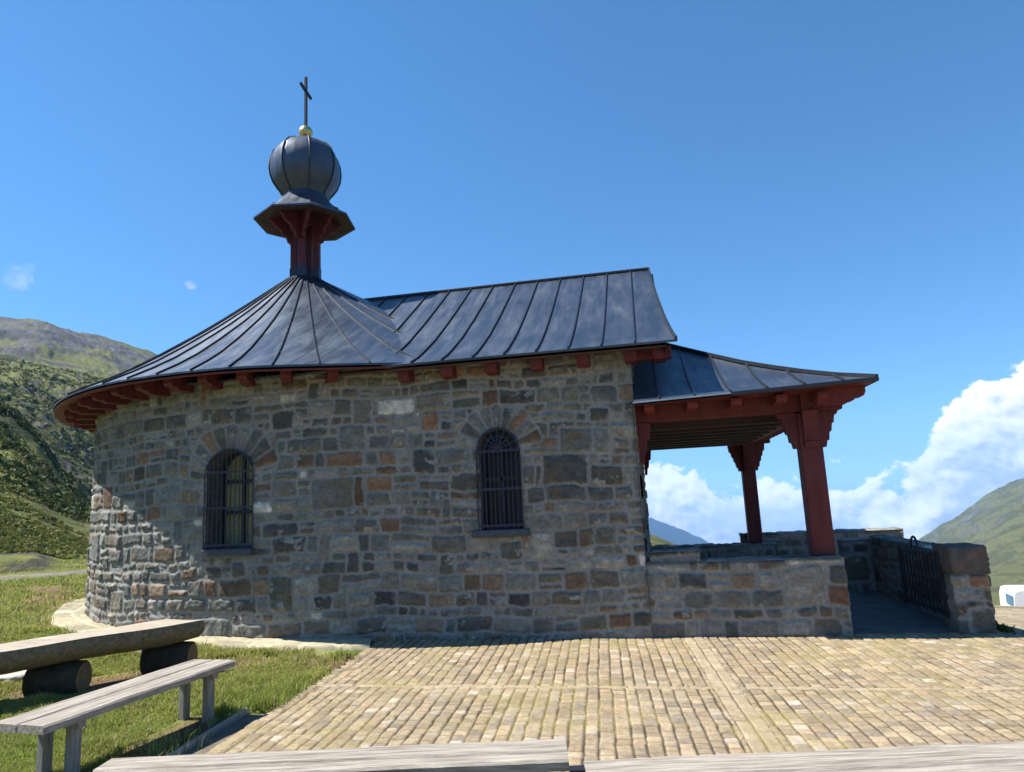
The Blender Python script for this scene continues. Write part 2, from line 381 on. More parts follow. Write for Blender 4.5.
def stone_field(U, V, res, seed, hmin=.12, hmax=.30, wmin=.16, wmax=.55, gap=.0085, voussoirs=(), amp=.028, mortar=(.258, .250, .228), bigp=.07, ampfn=None):
    """U,V 2D grids (metres). returns height, colour (per grid vertex)."""
    rng = np.random.default_rng(seed)
    uw = U + .09 * (fbm(U * 1.9, V * 1.9, seed + 1, 2) - .5) + .05 * (fbm(U * 6, V * 6, seed + 2, 3, .6) - .5)
    vw = V + .14 * (fbm(U * .9, V * .9, seed + 3, 2) - .5) + .042 * (fbm(U * 6, V * 6, seed + 4, 3, .6) - .5)
    u0, u1 = uw.min() - .3, uw.max() + .3; v0, v1 = vw.min() - .2, vw.max() + .2
    bs = [v0]
    while bs[-1] < v1: bs.append(bs[-1] + rng.uniform(hmin, hmax))
    bs = np.array(bs); ci = np.clip(np.searchsorted(bs, vw) - 1, 0, len(bs) - 2)
    lab = np.zeros(U.shape, np.int64); nid = 1; bigs = []
    for c in range(len(bs) - 1):
        mk = ci == c
        h = bs[c + 1] - bs[c]; xs = [u0 - rng.uniform(0, .3)]
        while xs[-1] < u1: xs.append(xs[-1] + min(wmax, max(wmin, rng.lognormal(math.log(h * 1.45), .38))))
        xs = np.array(xs); ns = len(xs) - 1
        if mk.any():
            k = np.clip(np.searchsorted(xs, uw[mk]) - 1, 0, ns - 1)
            split = rng.random(ns) < .16; sv = bs[c] + h * rng.uniform(.35, .65, ns)
            l = nid + 2 * k + (split[k] & (vw[mk] > sv[k]))
            lab[mk] = l
        for j in range(ns):
            if rng.random() < bigp and c < len(bs) - 2: bigs.append((xs[j] + .02, xs[j + 1] + rng.uniform(-.02, .12), bs[c], bs[c + 1] + (bs[c + 2] - bs[c + 1]) * rng.choice([.55, 1.0])))
        nid += 2 * ns
    for (a, b, c, d_) in bigs:
        lab[(uw > a) & (uw < b) & (vw > c) & (vw < d_)] = nid; nid += 1
    for (uc, vc, r0, r1, n, a0, a1) in voussoirs:
        du = uw * .5 + U * .5 - uc; dv = V - vc; rr = np.hypot(du, dv) ; th = np.arctan2(dv, du)
        r1v = r1 * (1 + .16 * (fbm(th * 3.1, th * 0 + seed, seed + 9, 2) - .5))
        mk = (rr > r0 * .8) & (rr < r1v) & (th > a0) & (th < a1)
        k = np.floor((th[mk] - a0) / (a1 - a0) * n).astype(int); lab[mk] = nid + k; nid += n + 1
    d = relax_dist(lab, int(.09 / res)) * res
    d = blur(d, 1)
    g = gap * (.55 + 1.1 * fbm(U * 3, V * 3, seed + 5, 2))
    inside = sstep(d, g - .002, g + .009)
    rnd = rng.random(nid + 2); rnd2 = rng.random(nid + 2)
    relief = amp * (.45 + .9 * rnd[lab])
    tiltu = (rng.random(nid + 2) - .5)[lab]; tiltv = (rng.random(nid + 2) - .5)[lab]
    edge = sstep(d, g - .004, g + .016 + .02 * fbm(U * 4, V * 4, seed + 21, 2))
    facet = np.abs(fbm(U * 5 + rnd[lab] * 9, V * 5, seed + 22, 3, .55) - .5) * 2
    hgt = relief * edge * (1 + .45 * tiltu * np.sin(U * 9) + .45 * tiltv * np.sin(V * 9) - .75 * facet)
    if ampfn is not None: hgt = hgt * ampfn(U, V)
    hgt = hgt + .012 * (fbm(U * 9, V * 9, seed + 6, 4, .6) - .5) * (.4 + inside) + .010 * (fbm(U * 30, V * 30, seed + 7, 3, .6) - .5)
    cidx = rng.choice(len(STONE_PAL), nid + 2, p=STONE_W / STONE_W.sum())
    col = np.array([1.08, 1.05, 0.995]) * STONE_PAL[cidx[lab]] * (.60 + .74 * rnd2[lab])[..., None]
    # veins, lichen and quartz blotches on the stones
    bl = fbm(U * 11, V * 16, seed + 11, 4, .6)
    col = col * (.55 + .90 * bl)[..., None]
    q = sstep(fbm(U * 8 + 3.7, V * 11, seed + 12, 4, .6), .66, .74)[..., None] * (rnd[lab] > .55)[..., None]
    col = col * (1 - .75 * q) + np.array([.36, .35, .31]) * .75 * q
    og = sstep(fbm(U * 4 + 9, V * 5, seed + 13, 4, .6), .57, .71)[..., None] * .38
    col = col * (1 - og) + np.array([.19, .115, .06]) * og
    mo = np.array(mortar) * (.72 + .55 * fbm(U * 5, V * 5, seed + 14, 4))[..., None]
    smear = sstep(fbm(U * 6 + 5, V * 6, seed + 15, 4, .6), .55, .68)[..., None] * .55
    I = inside[..., None] * (1 - smear * sstep(.06 - d, 0, .05)[..., None])
    col = mo * (1 - I) + col * I
    return hgt, np.clip(col, .01, .8)

def grid_faces(nu, nv, keep=None):
    i = np.arange(nu * nv).reshape(nu, nv)
    f = np.stack([i[:-1, :-1], i[1:, :-1], i[1:, 1:], i[:-1, 1:]], -1)
    return f[keep] if keep is not None else f.reshape(-1, 4)

def compact(v, f, c):
    used = np.zeros(len(v), bool); used[f.ravel()] = True
    mp = np.cumsum(used) - 1
    return v[used], mp[f], c[used]

def stone_wall(name, path, z0, z1, res, seed, parent, openings=(), vous=(), flat_top=False, zres=None, closed=False, cap=None, **kw):
    """path: Nx2 dense polyline; the sheet's outside is to the RIGHT of travel * side"""
    path = np.array(path); seg = np.hypot(*np.diff(path, axis=0).T); s = np.concatenate([[0], np.cumsum(seg)])
    nu = max(2, int(s[-1] / res) + 1); nv = max(2, int((z1 - z0) / (zres or res)) + 1)
    u = np.linspace(0, s[-1], nu); v = np.linspace(z0, z1, nv)
    px = np.interp(u, s, path[:, 0]); py = np.interp(u, s, path[:, 1])
    tx = np.gradient(px, u); ty = np.gradient(py, u); L = np.hypot(tx, ty) + 1e-9
    nx, ny = -ty / L, tx / L
    k = max(1, int(.04 / res))
    ker = np.ones(2 * k + 1) / (2 * k + 1)
    nx = np.convolve(np.pad(nx, k, mode='edge'), ker, 'valid'); ny = np.convolve(np.pad(ny, k, mode='edge'), ker, 'valid')
    U, V = np.meshgrid(u, v, indexing='ij')
    h, col = stone_field(U, V, res, seed, voussoirs=vous, **kw)
    if flat_top: h = h * sstep(z1 - V, 0.0, .05) - .015 * (1 - sstep(z1 - V, 0, .04))
    if closed:
        w = sstep(np.minimum(U, s[-1] - U), 0, .05); h = h * w
    X = px[:, None] + nx[:, None] * h; Y = py[:, None] + ny[:, None] * h
    vv = np.stack([X, Y, V], -1).reshape(-1, 3)
    keep = None
    if openings:
        uc = (U[:-1, :-1] + U[1:, 1:]) / 2; vc = (V[:-1, :-1] + V[1:, 1:]) / 2
        keep = np.ones(uc.shape, bool)
        for fn in openings: keep &= ~fn(uc, vc)
    f = grid_faces(nu, nv, keep)
    cc = col.reshape(-1, 3)
    if cap is not None:
        x0, x1, y0, y1 = cap; n1 = max(2, int((x1 - x0) / res) + 1); n2 = max(2, int((y1 - y0) / res) + 1)
        gx, gy = np.meshgrid(np.linspace(x0, x1, n1), np.linspace(y0, y1, n2), indexing='ij')
        hh, c2 = stone_field(gx * 1.0 + 50, gy, res, seed + 70, **{**kw, 'hmin': .2, 'hmax': .4, 'amp': .02})
        e = np.minimum(np.minimum(gx - x0, x1 - gx), np.minimum(gy - y0, y1 - gy))
        zz = z1 + hh * sstep(e, 0, .05) - .012 * (1 - sstep(e, 0, .03))
        v2 = np.stack([gx, gy, zz], -1).reshape(-1, 3)
        f = np.concatenate([f, grid_faces(n1, n2) + len(vv)]); vv = np.concatenate([vv, v2]); cc = np.concatenate([cc, c2.reshape(-1, 3)])
    vv, f, cc = compact(vv, f, cc)
    return mesh_obj(name, vv, f, M_STONE, parent, True, cc)

def rect_path(x0, x1, y0, y1, n=40, r=.03):
    P = []
    # clockwise seen from above so that the left normal (-ty,tx) ... outside
    cs = [((x1 - r, y0 + r), -90), ((x0 + r, y0 + r), 180), ((x0 + r, y1 - r), 90), ((x1 - r, y1 - r), 0)]
    for (cx, cy), a in cs:
        a0 = a + 0
        for k in range(5):
            t = R(a0 - 22.5 * k); P.append((cx + r * math.cos(t), cy + r * math.sin(t)))
    P.append(P[0])
    out = []
    for (a, b) in zip(P[:-1], P[1:]):
        L = math.hypot(b[0] - a[0], b[1] - a[1]); k = max(1, int(L / .02))
        for i in range(k): out.append((a[0] + (b[0] - a[0]) * i / k, a[1] + (b[1] - a[1]) * i / k))
    out.append(P[0]); return out[::1]

def stone_box(name, x0, x1, y0, y1, z0, z1, seed, res=.014, parent=None, **kw):
    # travel direction chosen so the left-hand normal points outside
    p = rect_path(x0, x1, y0, y1)[::-1]
    p = np.array(p)
    # check orientation
    q = p[1] - p[0]; nrm = np.array([-q[1], q[0]]); mid = np.array([(x0 + x1) / 2, (y0 + y1) / 2])
    if nrm @ (p[0] - mid) < 0: p = p[::-1]
    return stone_wall(name, p, z0, z1, res, seed, parent, flat_top=True, closed=True, cap=(x0, x1, y0, y1), **kw)

# ------------------------------------------------------------------ ground shape
def lawn_z(x, y):
    return .03 * np.clip(-x - 3.5, 0, 12)
PX0, PX1, PY0, PY1 = -3.48, 4.75, 2.9, 8.62      # the paved court (before its slight skew)
SK = -.075
EX, EA, EB = -5.1, 4.66, 3.22                     # the round end is an ellipse in plan
AX, AY = -6.15, 11.53                             # axis of the round end of the chapel

RK = np.array([1, 8, 12, 18, 25, 32, 60, 110, 160, 400, 900, 1800, 3200, 5000, 7000.])
AZ_T = {
 -180: (0, 0, 0, .1, .2, .5, 2, 5, 8, 25, 90, 160, 150, 0, -300),
 -90: (0, .3, .5, .7, .4, 1, 6, 20, 26, 80, 220, 260, 150, -100, -600),
 -60: (0, .3, .45, .6, .2, .6, 5, 18, 20, 75, 226, 200, 100, -200, -800),
 -48.3: (0, .2, .24, .45, .12, .45, 5.4, 15.9, 15, 73, 222, 190, 0, -400, -900),
 -46.2: (0, .2, .24, .42, .12, .44, 4.2, 12.6, 12.5, 72, 228, 190, 0, -400, -900),
 -44.5: (0, .2, .24, .40, .12, .42, 2.6, 7.8, 9, 71, 214, 190, 0, -400, -900),
 -42.4: (0, .18, .22, .38, .14, .30, 1.0, 1.9, 5, 68, 211, 170, 0, -400, -900),
 -39: (0, .1, .22, .3, .15, .3, 1, 2, 4.5, 60, 191, 160, 0, -450, -900),
 -36: (0, .1, .3, .35, .15, .3, 1, 2, 4, 52, 160, 130, 0, -450, -900),
 -25: (0, 0, .2, .2, .2, .2, 0, 0, 0, 18, 70, 30, -150, -500, -1000),
 -10: (0, 0, .05, 0, -.2, -.5, -2, -4, -5, -10, -10, -60, -250, -250, -1000),
 -4: (0, 0, 0, 0, -.3, -.8, -2.6, -5, -6, -40, -90, -150, -300, -70, -1000),
 -0.4: (0, 0, 0, -.1, -.4, -1, -3.2, -6, -6.8, -60, -140, -240, -380, -130, -1100),
 0.9: (0, 0, 0, -.1, -.4, -1, -3.2, -6.4, -8.6, -62, -140, -240, -400, -180, -1100),
 2.7: (0, 0, 0, -.1, -.5, -1.2, -3.6, -8, -11.2, -66, -145, -250, -420, -262, -1200),
 4.5: (0, 0, 0, -.2, -.7, -1.5, -5, -11, -16, -70, -150, -260, -450, -360, -1200),
 6.5: (0, 0, 0, -.3, -1, -2.2, -6, -13, -19, -72, -155, -280, -480, -445, -1300),
 12: (0, -.02, -.16, -0.95, -1.9, -3.6, -8, -15, -22, -72, -150, -260, -520, -800, -1300),
 17.6: (0, -.02, -.42, -1.12, -2.0, -4.3, -8.5, -15, -21, -55, -104, -156, -500, -800, -1300),
 19: (0, -.02, -.42, -1.12, -2.0, -4.3, -8.6, -14.6, -20.5, -52, -97, -129, -480, -800, -1300),
 20: (0, -.02, -.42, -1.12, -2.0, -4.3, -8.6, -14.4, -20, -50, -92, -108, -460, -800, -1300),
 21.2: (0, -.02, -.42, -1.12, -2.0, -4.3, -8.6, -14.2, -20, -49, -86, -94, -440, -800, -1300),
 22.2: (0, -.02, -.42, -1.12, -2.0, -4.3, -8.6, -14.0, -19.5, -48, -78, -67, -420, -800, -1300),
 23.2: (0, -.02, -.42, -1.12, -2.0, -4.3, -8.6, -13.8, -19, -47, -70, -43, -400, -800, -1300),
 24: (0, -.02, -.42, -1.12, -2.0, -4.3, -8.6, -13.7, -19, -46, -66, -34, -380, -780, -1300),
 25.2: (0, -.02, -.42, -1.12, -2.0, -4.3, -8.6, -13.6, -18.8, -45, -62, -12, -350, -750, -1300),
 30: (0, -.02, -.42, -1.12, -2.0, -4.3, -8.5, -13.5, -18.5, -44, -50, 55, -200, -600, -1200),
 60: (0, 0, 0, -.7, -2, -3.5, -7, -12, -16, -40, -20, 130, 60, -300, -800),
 110: (0, 0, 0, -.2, -.5, -1, -3, -5, -6, -5, 40, 150, 150, -50, -400),
 180: (0, 0, 0, .1, .2, .5, 2, 5, 8, 25, 90, 160, 150, 0, -300)}
AZK = np.array(sorted(AZ_T)); ZT = np.array([AZ_T[a] for a in AZK])
def land_z(az, r):
    """az (deg) and r arrays -> height"""
    lr = np.log(np.clip(r, 1, 7000)); lk = np.log(RK)
    j = np.clip(np.searchsorted(lk, lr) - 1, 0, len(lk) - 2); t = (lr - lk[j]) / (lk[j + 1] - lk[j])
    i = np.clip(np.searchsorted(AZK, az) - 1, 0, len(AZK) - 2); a = (az - AZK[i]) / (AZK[i + 1] - AZK[i])
    ts = t * t * (3 - 2 * t) * .45 + t * .55
    z = (ZT[i, j] * (1 - ts) + ZT[i, j + 1] * ts) * (1 - a) + (ZT[i + 1, j] * (1 - ts) + ZT[i + 1, j + 1] * ts) * a
    return z

G = {}
def terrain():
    az = np.concatenate([np.arange(-180, -62, 2.0), np.arange(-62, -53, .4), np.arange(-53, -37, .085), np.arange(-37, -4, .35), np.arange(-4, 33, .11), np.arange(33, 60, .6), np.arange(60, 180.1, 2.0)])
    az[-1] = 180
    r = np.concatenate([np.geomspace(.6, 12, 120)[:-1], np.geomspace(12, 150, 190)[:-1], np.geomspace(150, 2000, 330)[:-1], np.geomspace(2000, 7000, 60)])
    A, RR = np.meshgrid(az, r, indexing='ij')
    X = RR * np.sin(np.radians(A)); Y = RR * np.cos(np.radians(A))
    z = land_z(A, RR)
    da = 1.2
    zs_ = z * 0; ws_ = 0
    for o_ in np.linspace(-da, da, 9):
        wgt = 1 - abs(o_) / (da * 1.15); zs_ = zs_ + wgt * land_z(np.clip(A + o_, -179.9, 179.9), RR * (1 + o_ * .05)); ws_ += wgt
    z = zs_ / ws_
    wn = np.maximum(sstep(RR, 9, 18), sstep(A, 8, 16) * sstep(RR, 8.4, 10.5))
    zl = lawn_z(X, Y)
    z = z * wn + zl * (1 - wn)
    # relief
    k1 = fbm(X / 55, Y / 55, 3, 5, .52, True) - .55; k2 = fbm(X / 300, Y / 300, 13, 6, .53, True) - .55
    k3 = fbm(X / 11, Y / 11, 23, 4, .5) - .5
    left = sstep(-A, 20, 38)
    z = z - left * 17 * sstep(RR, 420, 850)
    z = z + k3 * .8 * sstep(RR, 28, 60) * (1 - sstep(RR, 900, 1500) * .5) * (.4 + .6 * left) + k1 * sstep(RR, 60, 200) * (1.5 + 5.0 * sstep(RR, 150, 500)) * (.25 + .75 * np.maximum(left, sstep(RR, 500, 900)))
    z = z + k2 * (26 + 26 * (1 - left)) * sstep(RR, 350, 900) + (fbm(X / 1200, Y / 1200, 31, 5, .5, True) - .5) * 130 * sstep(RR, 2500, 4500) * sstep(np.abs(A - 0), 7, 20)
    mid = left * sstep(RR, 40, 70) * (1 - sstep(RR, 220, 420))
    z = z + mid * (5.0 * (fbm(X / 20, Y / 20, 43, 5, .58) - .5) + 1.5 * (fbm(X / 7, Y / 7, 44, 4, .6, True) - .5))
    z = z + left * 1.9 * (fbm(X / 13, Y / 13, 47, 5, .62, True) - .55) * sstep(RR, 60, 110) + 5 * (fbm(X / 60, Y / 60, 48, 5, .6, True) - .55) * sstep(RR, 250, 500) * (1 - sstep(RR, 2200, 3200))
    # rock steps on the left slope
    stepz = (fbm(X / 30, Y / 14, 41, 4, .6, True)); z = z + 1.6 * sstep(stepz, .62, .78) * left * sstep(RR, 70, 140) * (1 - sstep(RR, 500, 800))
    # the bank of the lane on the left
    z = z + left * .35 * (1 - sstep(A, -46, -44)) * (sstep(RR, 26.8, 27.4) - sstep(RR, 29.5, 34)) * (0.6 + .6 * fbm(A / 2.0, A * 0, 51, 3))
    # under the court
    sx = X - SK * (Y - 8)
    und = (sx > PX0 - .36) & (Y < 5.7) & (sx < PX1) & (Y > 2.0)
    und |= (sx > PX0 + .05) & (sx < PX1 - .05) & (Y > PY0) & (Y < 8.7)
    und |= (X > -.2) & (X < 3.7) & (Y > 8.5) & (Y < 14.8)
    z = np.where(und, np.minimum(z, -.09), z)
    ring = np.hypot((X - EX) / (EA + 1.15), (Y - AY) / (EB + 1.0)) < 1; z = np.where(ring & (X < -3.4), np.minimum(z, lawn_z(X, Y) - .02), z)
    chap = (np.hypot((X - EX) / EA, (Y - AY) / EB) < .95) | ((X > AX) & (X < -.3) & (np.abs(Y - AY) < 2.9))
    z = np.where(chap, -.05, z)
    # colours
    gx = np.gradient(z, axis=1) / np.gradient(RR, axis=1)
    ga = np.gradient(z, axis=0) / (np.gradient(np.radians(A), axis=0) * RR)
    slope = np.hypot(gx, ga)
    n1 = fbm(X / 26, Y / 26, 61, 5, .6); n2 = fbm(X / 6, Y / 6, 71, 4, .6); n3 = fbm(X / 120, Y / 120, 81, 5, .55); n4 = fbm(X / 2.2, Y / 2.2, 83, 3)
    g = np.array([.125, .140, .038]) * (1 - n2[..., None]) * 1.6 + np.array([.185, .170, .060]) * n2[..., None] * .9
    g = g * (.8 + .4 * n4[..., None])
    g = g * .72
    shrub = sstep(n1 + .35 * (n2 - .5) + .10 * sstep(slope, .3, .7), .50, .555) * sstep(RR, 35, 60)
    g = g * (.62 + .38 * left[..., None]) + np.array([.012, .012, .014]) * (1 - left[..., None])
    shrub = shrub * (1 - .35 * (1 - left))
    spur = left * sstep(RR, 46, 56) * (1 - sstep(RR, 98, 120)) * sstep(n1 * .5 + n2 * .5, .40, .455) * (A > -60)
    shrub = np.maximum(shrub, spur)
    col = g * (1 - .62 * shrub[..., None]) + np.array([.015, .022, .009]) * .62 * shrub[..., None]
    rock = sstep(slope + .55 * (n1 - .5) + .35 * (n3 - .5) + .4 * (n2 - .5), .84, .96) * sstep(RR, 110, 200)
    hi = left * sstep(z + 70 * (n3 - .5) + 40 * (n1 - .5), 78, 130)
    rock = np.maximum(rock * .8, hi * (.08 + .92 * sstep(n1 * .8 + n2 * .5, .60, .665)))
    rc = np.array([.105, .103, .104]) * (.25 + 1.5 * n2[..., None] ** 1.5)
    rock = rock[..., None]
    col = col * (1 - rock) + rc * rock
    bo = left * sstep(fbm(X / 3.2, Y / 3.2, 86, 4, .65), .66, .71) * sstep(RR, 30, 45) * .8; col = col * (1 - bo[..., None]) + np.array([.10, .098, .09]) * bo[..., None]
    far = sstep(RR, 2600, 3600)[..., None]
    col = col * (1 - far) + np.array([.022, .032, .024]) * far
    # soil under the lawn, near
    nr = (1 - sstep(RR, 14, 24))[..., None]; b = sstep(fbm(X * 1.1, Y * 1.1, 91, 4), .50, .66)[..., None]
    sd_ = np.clip(((X + 5.75) * 1.15 + (Y - 5.9) * 1.3) / (1.15 ** 2 + 1.3 ** 2), 0, 1); sd_ = np.hypot(X + 5.75 - sd_ * 1.15, Y - 5.9 - sd_ * 1.3)
    b = np.maximum(b, (1 - sstep(sd_, .22, .42))[..., None]); b = np.maximum(b, ((1 - sstep(np.abs(X + 3.62), .12, .3)) * (Y > 3) * (Y < 5.4))[..., None])
    soil = np.array([.135, .155, .045]) * (1 - b) + np.array([.17, .11, .065]) * b
    col = col * (1 - nr) + soil * nr
    # gravel lot to the right
    gr = sstep(A, 11, 15) * (1 - sstep(RR, 36, 48)) * sstep(RR, 2, 3)
    gr = gr[..., None] * (1 - .55 * sstep(n2, .52, .66)[..., None] * sstep(RR, 16, 22)[..., None])
    col = col * (1 - gr) + np.array([.28, .23, .155]) * (.7 + .6 * fbm(X * 7, Y * 7, 97, 3)[..., None]) * gr
    # lane on the left
    lane = left * sstep(RR, 23.4, 23.8) * (1 - sstep(RR, 25.6, 26.0)); bank = left * sstep(RR, 26.6, 26.9) * (1 - sstep(RR, 29.5, 31.5)) * (1 - sstep(A, -45.4, -44.4)) * sstep(fbm(X / 1.6, Y / 1.6, 99, 3), .36, .46)
    col = col * (1 - lane[..., None]) + np.array([.17, .155, .12]) * lane[..., None]
    col = col * (1 - .9 * bank[..., None]) + np.array([.05, .046, .04]) * (.6 + .8 * n4[..., None]) * .9 * bank[..., None]
    G['az'], G['r'], G['z'], G['shrub'] = az, r, z, shrub * (1 - rock[..., 0])
    v = np.stack([X, Y, z], -1).reshape(-1, 3)
    f = grid_faces(len(az), len(r))[:, ::-1]
    o = mesh_obj('terrain', v, f, M_LAND, None, True, np.clip(col, .008, .8).reshape(-1, 3))
    tag(o, kind='structure')
terrain()
def hillside_growth():
    rng = np.random.default_rng(77); n = 260000
    A = rng.uniform(-54, -37, n); r = np.exp(rng.uniform(math.log(30), math.log(420), n))
    i = np.clip(np.searchsorted(G['az'], A) - 1, 0, len(G['az']) - 2); j = np.clip(np.searchsorted(G['r'], r) - 1, 0, len(G['r']) - 2)
    a = (A - G['az'][i]) / (G['az'][i + 1] - G['az'][i]); t = (r - G['r'][j]) / (G['r'][j + 1] - G['r'][j])
    bil = lambda q: (q[i, j] * (1 - t) + q[i, j + 1] * t) * (1 - a) + (q[i + 1, j] * (1 - t) + q[i + 1, j + 1] * t) * a
    z = bil(G['z']); sh = bil(G['shrub'])
    x = r * np.sin(np.radians(A)); y = r * np.cos(np.radians(A))
    cl = fbm(x / 3.0, y / 3.0, 501, 4, .6)
    belt = sstep(r + 14 * (fbm(x / 12, y / 12, 503, 3) - .5), 46, 54) * (1 - sstep(r + 30 * (fbm(x / 15, y / 15, 504, 3) - .5), 98, 116))
    open_ = sstep(fbm(x / 24, y / 16, 502, 4, .6), .45, .53)
    dark = rng.random(n) < sh * (.04 + 1.2 * sstep(cl, .46, .60)) * np.maximum(.68 * belt * (.25 + .75 * open_), .20 * open_)
    tuft = ~dark & (rng.random(n) < .55 * sstep(cl, .42, .56))
    for nm, mk, c0, c1, hs, lb in (('hillside_shrubs', dark, (.026, .042, .013), (.070, .092, .026), 1.0, 'dark low shrubs spread over the near hillside'), ('hillside_tussocks', tuft, (.105, .125, .028), (.20, .19, .058), .55, 'pale grass tussocks spread over the near hillside')):
        X, Y, Z, RR, q = x[mk], y[mk], z[mk], r[mk], cl[mk]; m_ = len(X)
        sz = (.10 + .0030 * RR) * rng.uniform(.5, 1.3, m_) * (.6 + .8 * q) * hs
        cen = np.stack([X, Y, Z + sz * rng.uniform(-.1, .7, m_)], -1)
        u = rng.normal(size=(m_, 3)); u /= np.linalg.norm(u, axis=1)[:, None]; w = np.cross(u, rng.normal(size=(m_, 3))); w /= np.linalg.norm(w, axis=1)[:, None]
        u *= sz[:, None]; w *= (sz * .7)[:, None]
        v = np.stack([cen - u, cen - w, cen + u, cen + w], 1).reshape(-1, 3)
        k = rng.random((m_, 1)); c = np.array(c0) * (1 - k) + np.array(c1) * k
        o = mesh_obj(nm, v, np.arange(m_ * 4).reshape(-1, 4), M_GROWTH, None, False, np.repeat(c, 4, 0)); tag(o, lb, 'shrubs' if nm == 'hillside_shrubs' else 'grass', kind='stuff')
hillside_growth()

# ------------------------------------------------------------------ paved court
def paving():
    res = .0088
    s = np.arange(PX0, PX1, res); tt = np.arange(PY0, PY1, res)
    S, T = np.meshgrid(s, tt, indexing='ij')
    rng = np.random.default_rng(5)
    Sw = S + .020 * (fbm(S * 1.3, T * 1.3, 201, 2) - .5) + .013 * (fbm(S * 9, T * 9, 202, 2) - .5)
    Tw = T + .05 * (fbm(S * 3, T * 3, 203, 3) - .5) + .02 * (fbm(S * 10, T * 10, 204, 2) - .5)
    lab = np.zeros(S.shape, np.int64); nid = 1
    xs = [PX0 - .1]
    while xs[-1] < PX1 + .1: xs.append(xs[-1] + rng.uniform(.096, .116))
    xs = np.array(xs)
    k = np.clip(np.searchsorted(xs, Sw) - 1, 0, len(xs) - 2)
    dk = np.minimum(Sw - xs[k], xs[k + 1] - Sw); dr = np.zeros(S.shape)
    def rows(mask, coord, lo, a_, b_):
        nonlocal nid
        ys = [lo - rng.uniform(0, .2)]
        while ys[-1] < lo + 14: ys.append(ys[-1] + rng.uniform(a_, b_))
        ys = np.array(ys); c_ = coord[mask]; q = np.searchsorted(ys, c_)
        lab[mask] = nid + q; dr[mask] = np.minimum(c_ - ys[q - 1], ys[q] - c_); nid += len(ys) + 2
    for c in range(len(xs) - 1):
        mk = k == c
        if mk.any(): rows(mk, Tw, PY0 - .3, .085, .130)
    def band(mask, across, lo, hi, coord, a_, b_):
        rows(mask, coord, PX0 - 1.0 if coord is Sw else PY0 - .5, a_, b_); dk[mask] = np.minimum(across[mask] - lo, hi - across[mask]) + .002
    band((Tw > 6.38) & (Tw < 6.46), Tw, 6.38, 6.46, Sw, .16, .34)
    band((Sw > .265) & (Sw < .375), Sw, .265, .375, Tw, .22, .42); band((Sw >= .375) & (Sw < .485), Sw, .375, .485, Tw, .22, .42)
    band(S < PX0 + .10, Sw, PX0 - .2, PX0 + .10, Tw, .16, .3)
    band(S > PX1 - .13, Sw, PX1 - .13, PX1 + .2, Tw, .3, .6)
    jit = rng.random(nid + 2)[lab]
    gk = .0025 + .0055 * fbm(S * 3, T * 3, 205, 2) * (.4 + 1.2 * jit); gr_ = gk * .75
    insk = sstep(dk, gk - .002, gk + .006); insa = sstep(dr, gr_ - .002, gr_ + .006)
    ins = insk * (.45 + .55 * insa); gap = gk; d = np.minimum(dk, dr)
    r1 = rng.random(nid + 2); r2 = rng.random(nid + 2); r3 = rng.random(nid + 2)
    h = -.011 + .011 * insk * (.5 + .5 * insa) * (.8 + .2 * sstep(d, gap, gap + .02)) + (r1[lab] - .5) * .008 * ins + .004 * (r3[lab] - .5) * np.sin(T * 30) + .006 * (fbm(S * 24, T * 24, 206, 3) - .5)
    h += .03 * (fbm(S * .6, T * .6, 207, 2) - .5) - .012
    pal = .74 * np.array([(.395, .305, .195), (.37, .29, .19), (.42, .33, .215), (.35, .285, .20), (.40, .295, .185), (.49, .415, .31), (.32, .265, .195), (.44, .345, .22)])
    ci = rng.choice(len(pal), nid + 2, p=[.22, .18, .17, .13, .11, .06, .06, .07])
    col = pal[ci[lab]] * (.82 + .36 * r2[lab])[..., None]
    bandm = ((Sw > .265) & (Sw < .485)) | ((Tw > 6.38) & (Tw < 6.46)); col = np.where(bandm[..., None], np.array([.33, .265, .175]) * (.9 + .2 * r2[lab])[..., None], col)
    col *= (.72 + .56 * fbm(S * 14, T * 14, 208, 4, .6))[..., None]
    moss = sstep(fbm(S * 1.6, T * 1.6, 209, 4, .6), .44, .62)[..., None]
    gc = np.array([.060, .043, .026]) * (1 - moss) + np.array([.17, .14, .045]) * moss
    stain = sstep(fbm(S * 2.2 + 7, T * 2.2, 210, 5, .6), .48, .64)[..., None] * .45 * (moss * .6 + .4)
    col = col * (1 - stain) + np.array([.24, .195, .085]) * stain
    I = ins[..., None]; col = col * I + gc * (1 - I)
    X = S + SK * (T - 8)
    v = np.stack([X, T, h], -1).reshape(-1, 3)
    o = mesh_obj('paving', v, grid_faces(len(s), len(tt)), M_PAVE, None, True, np.clip(col, .01, .8).reshape(-1, 3))
    tag(o, kind='structure')
    # gutter strip and edging rail along the lawn side
    e0 = PX0 + SK * (2.4 - 8); e1 = PX0 + SK * (5.55 - 8)
    MBg = MB().prism([(e0 - .19, 2.4, -.10), (e0 + .03, 2.4, -.10), (e1 + .03, 5.55, -.10), (e1 - .19, 5.55, -.10)], (0, 0, 0), (0, 0, .085))
    g_ = MBg.build('gutter_strip', M_GUT); tag(g_, kind='structure')
    k_ = MB().bar((e0 - .20, 2.4, 0), (e1 - .20, 5.56, 0), .03, .07, bev=.006).build('kerb', M_GUTTER); tag(k_, kind='structure')
paving()

